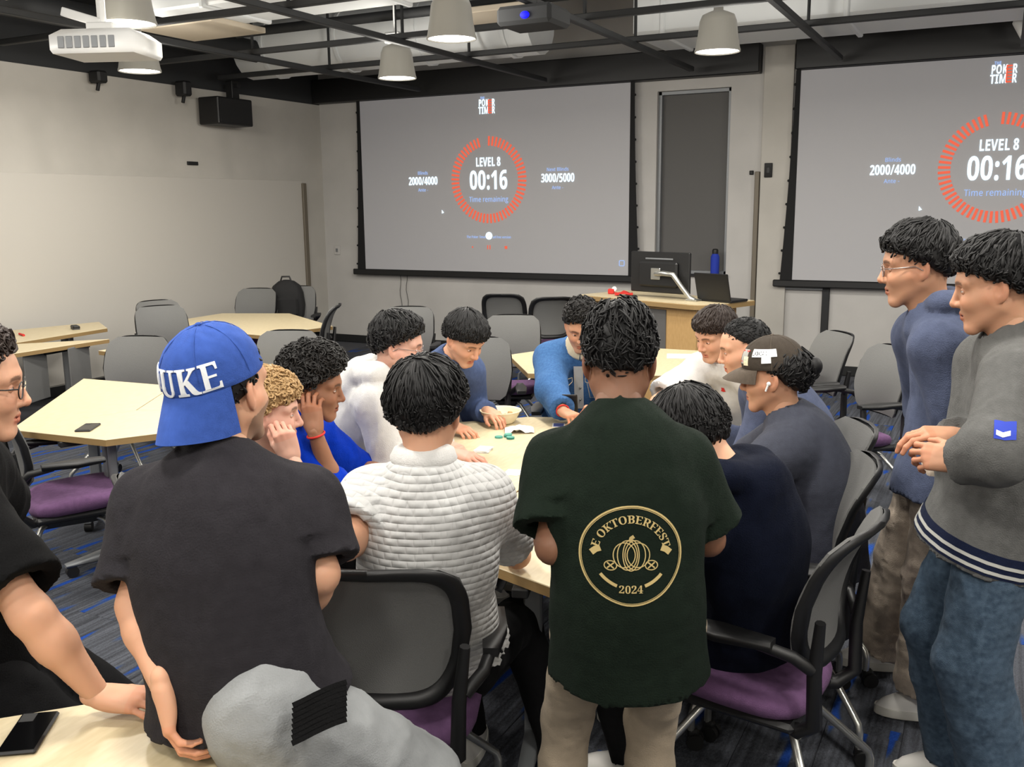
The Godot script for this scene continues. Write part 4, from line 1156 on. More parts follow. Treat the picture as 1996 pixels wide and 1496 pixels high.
# Hair: a thick cap down to the hairline, and locks that run over it from the crown.
# h: line (hairline elevations), vol (thickness at 0..180 from the face), top, locks, len, rad, curl, rough, seed, crown
func make_hair(h: Dictionary) -> Array:
	var rng := RandomNumberGenerator.new(); rng.seed = h.get("seed", 1)
	var ns := FastNoiseLite.new(); ns.seed = h.get("seed", 1); ns.frequency = 1.0; ns.fractal_octaves = 2
	var line: Array = h.line; var vol: Array = h.vol; var top: float = h.top
	var rough: float = h.get("rough", 0.15)
	var curl: float = h.get("curl", 0.0)
	var edge: float = h.get("edge", 0.5)
	var surf := func(az: float, el: float) -> Vector3:
		var dv := pol(az, el)
		var t := clampf(rad_to_deg(el) / 70.0, 0.0, 1.0)
		var thick := lerpf(keyed(vol, absf(rad_to_deg(az))), top, smoothstep(0.0, 1.0, t))
		thick *= lerpf(edge, 1.0, smoothstep(0.0, 16.0, rad_to_deg(el) - keyed(line, absf(rad_to_deg(az)))))
		thick *= 1.0 + rough * ns.get_noise_3dv(dv * (7.0 if curl > 0.0 else 4.0)) * 2.0
		return SC + dv * SR + dv * thick
	var m := MB.new()
	var rows := []
	var ne := 22; var na := 48
	for j in ne + 2:
		var ring := []
		for i in na:
			var az := TAU * i / na
			if az > PI: az -= TAU
			var e0 := deg_to_rad(keyed(line, absf(rad_to_deg(az))))
			var el := lerpf(deg_to_rad(88), e0, minf(float(j) / (ne - 1), 1.0))
			var q: Vector3 = surf.call(az, el)
			if j >= ne - 1: q = q.lerp(SC + pol(az, el) * SR, [0.25, 0.75, 1.25][j - ne + 1])
			ring.append(q)
		rows.append(ring)
	m.loft(rows, true, true, false)
	var n: int = h.locks
	var crown: Vector3 = (h.get("crown", Vector3(0.1, 0.9, -0.4)) as Vector3).normalized()
	for k in n:
		var az := rng.randf_range(-PI, PI)
		var e0 := deg_to_rad(keyed(line, absf(rad_to_deg(az))))
		var el := asin(lerpf(sin(e0), 0.99, pow(rng.randf(), 0.9)))
		var L: float = h.len * rng.randf_range(0.6, 1.15)
		var r: float = h.rad * rng.randf_range(0.7, 1.2)
		var path := []; var rad := []
		var dv := pol(az, el)
		var ph := rng.randf() * TAU
		var st := 7 if curl > 0.0 else 5
		var away := (dv - crown * dv.dot(crown))
		away = away.normalized() if away.length() > 0.05 else Vector3(rng.randf_range(-1, 1), 0, rng.randf_range(-1, 1)).normalized()
		away = (away + Vector3(rng.randf_range(-1, 1), rng.randf_range(-1, 1), rng.randf_range(-1, 1)) * h.get("mess", 0.3)).normalized()
		var lift: float = rng.randf_range(-0.35, 1.0) * r + h.get("lift", 0.0) * rng.randf()
		for s in st:
			var t := float(s) / (st - 1)
			var q: Vector3
			if curl > 0.0:
				var base: Vector3 = surf.call(az, el)
				var u := dv.cross(Vector3(0.3, 0.8, 0.5)).normalized()
				var w := dv.cross(u)
				q = base - dv * 0.006 + (u * cos(ph + t * 5.5) + w * sin(ph + t * 5.5)) * curl + dv * (curl * 1.6 * sin(t * PI)) + u * (t - 0.5) * curl * 1.2
			else:
				var d2 := (dv + away * (L * t / 0.09)).normalized()
				var a2 := atan2(d2.x, d2.z); var e2 := asin(clampf(d2.y, -1, 1))
				var eb := deg_to_rad(keyed(line, absf(rad_to_deg(a2)))) - deg_to_rad(h.get("over", 6.0))
				q = surf.call(a2, maxf(e2, eb)) + d2 * (lift * (1.0 - 0.5 * t) + h.get("flick", 0.0) * t * t)
			path.append(q)
			rad.append(r * (0.75 + 0.5 * sin(t * PI)) * (1.0 if t < 0.99 else 0.25))
		m.tube(path, rad, 5, true, 0.6)
	return [m.v, m.normals(), m.ix]

# ------------------------------------------------------------------ people
var HEAD := []
var EYES := {}
var HANDS := {}

func ik(a: Vector3, b: Vector3, l1: float, l2: float, hint: Vector3) -> Vector3:
	var ab := b - a
	var D := ab.length()
	if D > (l1 + l2) * 0.995:
		return a + ab * (l1 / (l1 + l2))
	var x := (l1 * l1 - l2 * l2 + D * D) / (2.0 * D)
	var hgt := sqrt(maxf(l1 * l1 - x * x, 0.0))
	var u := ab / D
	var w := (hint - u * hint.dot(u)).normalized()
	return a + u * x + w * hgt

# Joints in axes whose origin is the thing's base (root).
func joints(P: Dictionary) -> Dictionary:
	var J := {}
	var o: Vector3 = P.base
	var sc: float = P.get("size", 1.0)
	var hb := Basis.from_euler(Vector3(deg_to_rad(P.face[1]), deg_to_rad(P.face[0]), deg_to_rad(P.face[2])), EULER_ORDER_YXZ)
	J.hb = hb
	J.head = (P.head as Vector3) - o
	var pel := (P.pel as Vector3) - o
	J.pel = pel
	var U: Vector3 = J.head + hb * Vector3(0, -0.085, -0.03) * sc
	var f := dirv(P.sh); var left := Vector3(f.z, 0, -f.x)
	var dn: Vector3 = (pel - U).normalized()
	var N: Vector3 = U + (dn * 0.6 + hb * Vector3(0, -1, -0.25) * 0.4).normalized() * 0.075 * sc
	J.U = U; J.N = N
	var bow: float = P.get("bow", 0.03)
	J.C = N.lerp(pel, 0.36) - f * bow
	J.W = N.lerp(pel, 0.7) - f * bow * 0.8
	var tors := (N - pel).normalized()
	var tilt: float = P.get("tilt", 0.0)
	left = (left + tors * tilt).normalized()
	J.f = f; J.left = left; J.up = tors
	var sw: float = P.get("sw", 0.158) * sc
	var drop: float = P.get("drop", 0.082) * sc
	J.Sl = N - tors * drop + left * sw + f * P.get("hunch", 0.02)
	J.Sr = N - tors * drop - left * sw + f * P.get("hunch", 0.02)
	var pf := dirv(P.get("hip", P.sh)); var pl := Vector3(pf.z, 0, -pf.x)
	J.pf = pf
	J.Hl = pel + pl * 0.09 * sc; J.Hr = pel - pl * 0.09 * sc
	for s in ["l", "r"]:
		var sg := 1.0 if s == "l" else -1.0
		var S: Vector3 = J["S" + s]
		var W: Vector3 = (P["w" + s] as Vector3) - o
		if P.has("elbow_" + s):
			J["E" + s] = (P["elbow_" + s] as Vector3) - o
		else: J["E" + s] = ik(S, W, 0.295 * sc, 0.265 * sc, P.get("e" + s, left * sg + Vector3.DOWN * 0.8 - f * 0.3))
		J["Wr" + s] = W
		var H: Vector3 = J["H" + s]
		var A: Vector3 = (P["a" + s] as Vector3) - o
		J["A" + s] = A
		J["K" + s] = ik(H, A, 0.43 * sc, 0.43 * sc, P.get("k" + s, pf + Vector3.UP * 0.4))
	return J

func person(P: Dictionary) -> Node3D:
	var t0 := Time.get_ticks_msec()
	P.base = Vector3(P.pel.x, P.get("ground", 0.0), P.pel.z)
	var root := thing("person", P.label, "person", P.base, 0.0, "")
	var J := joints(P)
	var sc: float = P.get("size", 1.0)
	var wd: float = P.get("girth", 1.0)
	var cell: float = P.get("cell", 0.012)
	var f: Vector3 = J.f
	var up: Vector3 = J.up
	var flat_n := (f - up * f.dot(up)).normalized()
	var skin: Color = P.skin
	# --- body: neck, chest, arms; head and hands join it
	var lo: Vector3 = J.N; var hi: Vector3 = J.N
	for k in ["N", "U", "C", "W", "pel", "Sl", "Sr", "El", "Er", "Wrl", "Wrr"]:
		lo = lo.min(J[k]); hi = hi.max(J[k])
	var pad := Vector3(0.12, 0.12, 0.12)
	var B := Field.new(lo - pad, hi + pad, 0.01)
	B.cap(J.U, J.N, 0.048 * sc, 0.053 * sc, 0.03)
	B.cap(J.N, J.C, 0.07, 0.11, 0.05, flat_n, 0.7)
	B.cap(J.C, J.W, 0.11, 0.1, 0.05, flat_n, 0.7)
	for s in ["l", "r"]:
		var el: Vector3 = J["E" + s]
		var wr: Vector3 = J["Wr" + s]
		B.cap(J.N, J["S" + s], 0.045, 0.045, 0.04)
		B.cap(J["S" + s], el, 0.045 * wd, 0.037 * wd, 0.03)
		B.cap(el, el.lerp(wr, 0.35), 0.036 * wd, 0.04 * wd, 0.03)
		B.cap(el.lerp(wr, 0.3), wr, 0.04 * wd, 0.0255, 0.02)
	var body := MB.new()
	var recol := func(a: Array) -> Array:
		var out := PackedColorArray(); out.resize(a[0].size())
		var src: PackedColorArray = a[3]
		var beard: float = P.get("beard", 0.0)
		for i in src.size():
			var c := src[i]
			out[i] = Color(c.r, c.g, c.b) if c.a == 0.0 else Color(skin.r * c.r, skin.g * c.g, skin.b * c.b)
			if beard > 0.0 and c.a > 0.0:
				var q: Vector3 = a[0][i]
				var jaw := q.y < -0.03 - 0.35 * maxf(0.06 - q.z, 0.0) and q.y > -0.125 and q.z > -0.005 and not (absf(q.x) < 0.023 and q.y > -0.078 and q.y < -0.054)
				if jaw and q.z < 0.11 and a[0].size() > 3000: out[i] = out[i] * (1.0 - beard)
		return [a[0], a[1], a[2], out]
	var ba := B.nets()
	var bc := PackedColorArray(); bc.resize(ba[0].size()); bc.fill(skin)
	ba.append(bc)
	body.add(ba)
	var hs: Vector3 = P.get("headsize", Vector3.ONE) * sc
	var HX := Transform3D(J.hb * Basis.from_scale(hs), J.head)
	body.add(recol.call(HEAD), HX)
	var op: float = P.get("eyes", 0.3)
	if not EYES.has(op): EYES[op] = make_eyes(op)
	body.add(recol.call(EYES[op]), HX)
	for s in ["l", "r"]:
		var hh: Array = P["h" + s]          # fingers' direction, back of the hand's normal, pose
		var z: Vector3 = (hh[0] as Vector3).normalized()
		var y: Vector3 = hh[1]
		y = (y - z * y.dot(z)).normalized()
		var hb := Basis(y.cross(z), y, z)
		if s == "l": hb = hb * Basis.from_scale(Vector3(-1, 1, 1))
		if not HANDS.has(hh[2]):
			match hh[2]:
				"flat": HANDS["flat"] = make_hand([6, 14, 10], 0.1, 0.0)
				"rest": HANDS["rest"] = make_hand([22, 38, 24], 0.07, 0.3)
				"pinch": HANDS["pinch"] = make_hand([48, 42, 20], 0.03, 0.8)
				"grip": HANDS["grip"] = make_hand([55, 62, 35], 0.02, 0.9)
				_: HANDS[hh[2]] = make_hand([72, 88, 55], 0.0, 1.0)
		body.add(recol.call(HANDS[hh[2]]), Transform3D(hb * Basis.from_scale(Vector3.ONE * sc), J["Wr" + s]))
	put("body", body.mesh(), M.skin, root)
	# --- hair
	if P.has("hair"):
		var hm := MB.new()
		hm.add(make_hair(P.hair), HX)
		hm.cc.clear()
		var hn := put("hair", hm.mesh(), P.hair.mat, root)
		hn.set_meta("kind", "stuff")
	# --- clothes
	var tp: Dictionary = P.top
	var tc: float = tp.get("cell", cell)
	pad = Vector3(0.17, 0.16, 0.17)
	var lo2: Vector3 = J.N; var hi2: Vector3 = J.N
	var longs: bool = tp.get("long", false)
	for k in ["N", "C", "W", "pel", "Sl", "Sr", "El", "Er"] + (["Wrl", "Wrr"] if longs else []):
		lo2 = lo2.min(J[k]); hi2 = hi2.max(J[k])
	var S := Field.new(lo2 - pad - Vector3(0, 0.1, 0), hi2 + pad, tc)
	var lo_hem: float = tp.get("length", 0.08)       # below the pelvis
	var pel: Vector3 = J.pel
	var ease: float = tp.get("ease", 0.0)
	S.cap(J.C + up * 0.09, J.C - up * 0.02, 0.135 * wd + ease, 0.158 * wd + ease, 0.06, flat_n, 0.72)
	S.cap(J.C, J.W, 0.158 * wd + ease, 0.148 * wd + ease, 0.05, flat_n, 0.74)
	var dwn := (pel - J.W as Vector3).normalized()
	var tail: Vector3 = pel + dwn * (lo_hem + 0.08)
	if P.get("sits", false): tail = pel + dwn * tp.get("tail", 0.03)
	S.cap(J.W, J.W.lerp(pel, 0.6), 0.148 * wd + ease, 0.16 * wd + ease, 0.05, flat_n, 0.78)
	S.sleeve(J.W.lerp(pel, 0.5), tail, 0.158 * wd + ease, (0.186 if P.get("sits", false) else 0.178) * wd + ease + tp.get("hip", 0.0), 0.03, flat_n, 0.8, 0.02, 0.05)
	for s in ["l", "r"]:
		var sh: Vector3 = J["S" + s]; var el: Vector3 = J["E" + s]; var wr: Vector3 = J["Wr" + s]
		S.cap(J.N - up * 0.015, sh, 0.05 + ease * 0.5, 0.062 * wd + ease * 0.6, 0.06)
		var sl: float = tp.get("sleeve", 0.72)
		var r0: float = 0.066 * wd + ease * 0.7
		if longs:
			S.cap(sh, el, r0, 0.055 * wd + ease * 0.7, 0.05)
			var we: Vector3 = el.lerp(wr, tp.get("reach", 0.95))
			S.sleeve(el, we, 0.055 * wd + ease * 0.7, 0.042 + ease * 0.6, 0.03, Vector3.ZERO, 1.0, 0.016, 0.03)
		else:
			S.sleeve(sh, sh.lerp(el, sl), r0, r0 + tp.get("flare", 0.008), 0.05, Vector3.ZERO, 1.0, 0.016, 0.05)
	S.cap(J.N - up * 0.03, J.N + up * 0.012, 0.078, 0.064, 0.05)
	if tp.get("hood", false):
		var nka := ((J.U as Vector3) - (J.N as Vector3)).normalized()
		var hc: Vector3 = J.N - f * 0.1 + nka * 0.045
		var lf: Vector3 = J.left
		for q in [[-0.105, 0.075, 0.01], [-0.085, 0.03, 0.01], [-0.045, 0.005, 0.0], [0.0, -0.008, -0.004], [0.045, 0.005, 0.0], [0.085, 0.03, 0.01], [0.105, 0.075, 0.01]]:
			S.ell(hc + lf * q[0] + f * q[1] + up * q[2], Vector3(0.046, 0.034, 0.05), 0.016)
		S.ell(hc - up * 0.06 - f * 0.035, Vector3(0.105, 0.085, 0.045), 0.025, Basis(lf, up, f).orthonormalized())
	var ns: FastNoiseLite = FOLD
	S.ruffle(ns, tp.get("folds", 0.006), tp.get("stretch", Vector3(0.75, 0.55, 0.75)), J.N * 0.0 + Vector3(P.pel.x * 3.0, 0, P.pel.z * 5.0))
	S.ruffle(DRAPE, tp.get("drape", 0.009), Vector3(1.0, 0.42, 1.0), Vector3(P.pel.x * 2.0, 0, P.pel.z * 3.0))
	S.ruffle(ns, tp.get("folds", 0.006) * 0.3, Vector3(2.4, 2.0, 2.4), Vector3(P.pel.z * 4.0, 3, 0))
	# openings: neck, hem, sleeves
	var nk: float = tp.get("neck", 0.062)
	var nx: Vector3 = ((J.U as Vector3) - (J.N as Vector3)).normalized()
	var n0: Vector3 = J.N + nx * 0.05 + f * 0.006
	S.cap(n0, n0 + nx * 0.12, nk, nk + 0.035, 0.006, Vector3.ZERO, 1.0, 1)
	S.cap(J.N + f * 0.035 + nx * 0.045, n0 + f * 0.05 + nx * 0.05, nk * 0.86, nk, 0.006, Vector3.ZERO, 1.0, 1)
	var sm := MB.new()
	sm.add(S.nets()); sm.cc.clear()
	var shirt := put(tp.get("name", "shirt"), sm.mesh(), tp.mat, root)
	if tp.has("label"): shirt.set_meta("label", tp.label)
	J.shirt = S; J.shirt_node = shirt
	# collar ring / ribbed band round the neck opening
	if tp.get("band", true):
		var ring := []
		var u := (f - nx * f.dot(nx)).normalized(); var w := nx.cross(u)
		for k in 33:
			var a := TAU * k / 32
			var dv := u * cos(a) + w * sin(a)
			# walk down the neck until the cloth's rim is met
			var c0: Vector3 = J.N + nx * 0.1 + f * 0.01 + dv * (0.053 * sc + tp.get("band_r", 0.0085) * 0.7)
			var q: Vector3 = S.hit(c0, -nx, 0.16)
			ring.append(q)
		for pass_no in 3:
			var sm2 := ring.duplicate()
			for k in 33: sm2[k] = ((ring[k] as Vector3) + ring[(k + 1) % 32] + ring[(k + 31) % 32]) / 3.0
			ring = sm2
		var rm := MB.new()
		rm.tube(ring, tp.get("band_r", 0.0085), 7, false, 1.5)
		put("collar", rm.mesh(), tp.get("band_mat", tp.mat), shirt)
	# --- trousers
	var tr: Dictionary = P.pants
	lo2 = J.Hl; hi2 = J.Hl
	for k in ["Hl", "Hr", "Kl", "Kr", "Al", "Ar"]: lo2 = lo2.min(J[k]); hi2 = hi2.max(J[k])
	pad = Vector3(0.17, 0.17, 0.17)
	var Q := Field.new(lo2 - pad, hi2 + pad, tr.get("cell", 0.014))
	var pe: float = tr.get("ease", 0.0)
	var pf: Vector3 = J.pf
	var wp: float = wd * tr.get("girth", 0.92)
	Q.cap((J.Hl as Vector3).lerp(J.Hr, 0.1), (J.Hr as Vector3).lerp(J.Hl, 0.1), 0.1 * wp, 0.1 * wp, 0.05, pf, 0.95)
	Q.cap(pel, pel + up * (0.02 if not P.get("sits", false) else 0.06), 0.14 * wp, 0.13 * wp, 0.04, pf, 0.76)
	for s in ["l", "r"]:
		var h: Vector3 = J["H" + s]; var kn: Vector3 = J["K" + s]; var an: Vector3 = J["A" + s]
		Q.cap(h, kn, 0.092 * wp + pe * 0.4, 0.066 * wp + pe, 0.035)
		Q.cap(kn, kn.lerp(an, 0.35), 0.066 * wp + pe, 0.062 * wp + pe, 0.03)
		Q.sleeve(kn.lerp(an, 0.3), an.lerp(kn, tr.get("rise", 0.04)), 0.062 * wp + pe, 0.05 + pe * 1.3, 0.02, Vector3.ZERO, 1.0, 0.02, 0.04)
	Q.ruffle(ns, tr.get("folds", 0.008), Vector3(0.9, 1.3, 0.9), Vector3(P.pel.x * 7.0, 0, P.pel.z * 2.0))
	Q.ruffle(DRAPE, tr.get("drape", 0.008), Vector3(0.9, 0.8, 0.9), Vector3(P.pel.x * 2.0, 4, P.pel.z * 3.0))
	Q.ruffle(ns, tr.get("folds", 0.008) * 0.5, Vector3(2.0, 3.2, 2.0), Vector3(P.pel.x * 2.0, 5, P.pel.z))
	var qm := MB.new(); qm.add(Q.nets()); qm.cc.clear()
	var pn := put(tr.get("name", "trousers"), qm.mesh(), tr.mat, root)
	if tr.has("label"): pn.set_meta("label", tr.label)
	J.pants_node = pn; J.pants = Q
	# --- shoes
	for s in ["l", "r"]:
		var an: Vector3 = J["A" + s]
		var toe: Vector3 = P.get("t" + s, pf)
		shoe(root, an, toe.normalized(), P.get("shoe", M.white_leather))
	J.root = root
	J.HX = HX
	P.J = J
	print(P.label.left(40), " ", Time.get_ticks_msec() - t0, " ms  torso ", snappedf((J.N - pel as Vector3).length(), 0.01), " arms ", snappedf((J.Wrl - J.Sl as Vector3).length(), 0.01), " ", snappedf((J.Wrr - J.Sr as Vector3).length(), 0.01), " legs ", snappedf((J.Al - J.Hl as Vector3).length(), 0.01), " ", snappedf((J.Ar - J.Hr as Vector3).length(), 0.01))
	return root

func shoe(root: Node3D, an: Vector3, toe: Vector3, mt: Material) -> void:
	toe.y = 0.0; toe = toe.normalized()
	var B := Basis(Vector3.UP.cross(toe), Vector3.UP, toe)
	var X := Transform3D(B, Vector3(an.x, an.y - 0.085, an.z))
	var m := MB.new(); m.T = X
	# sole outline rings, lofted up into the upper
	var rings := []
	for lev in [[0.024, 0.96, 0.0], [0.03, 0.98, 0.0], [0.05, 0.93, 0.1], [0.068, 0.82, 0.28], [0.086, 0.64, 0.5], [0.105, 0.55, 0.66], [0.118, 0.5, 0.72], [0.112, 0.4, 0.7]]:
		var ring := []
		for k in 20:
			var a := TAU * k / 20
			var zz := cos(a)
			var wdt: float = 0.045 * (1.0 + 0.16 * zz) * lev[1]
			var front: float = 0.185 * (1.0 - lev[2])
			var z: float = lerpf(-0.075, front, (zz + 1.0) * 0.5)
			var yy: float = lev[0] + (0.018 * (1.0 - (zz + 1.0) * 0.5) if lev[2] > 0.6 else 0.0)
			ring.append(Vector3(sin(a) * wdt, yy, z))
		rings.append(ring)
	m.loft(rings, true, true, true)
	var sh := put("shoe", m.mesh(), mt, root)
	var so := MB.new(); so.T = X
	rings = []
	for lev in [[0.0, 0.98], [0.004, 1.03], [0.026, 1.04], [0.031, 1.0]]:
		var ring := []
		for k in 20:
			var a := TAU * k / 20
			var zz := cos(a)
			ring.append(Vector3(sin(a) * 0.047 * (1.0 + 0.16 * zz) * lev[1], lev[0], lerpf(-0.079, 0.19, (zz + 1.0) * 0.5)))
		rings.append(ring)
	so.loft(rings, true, true, true)
	put("sole", so.mesh(), M.sole, sh)
	var la := MB.new(); la.T = X
	for k in 4:
		var z := 0.052 + k * 0.02
		var y := 0.098 - k * 0.0125
		la.tube([Vector3(-0.022, y - 0.006, z), Vector3(0, y + 0.003, z + 0.002), Vector3(0.022, y - 0.006, z)], 0.0035, 5)
	put("laces", la.mesh(), M.sole, sh)
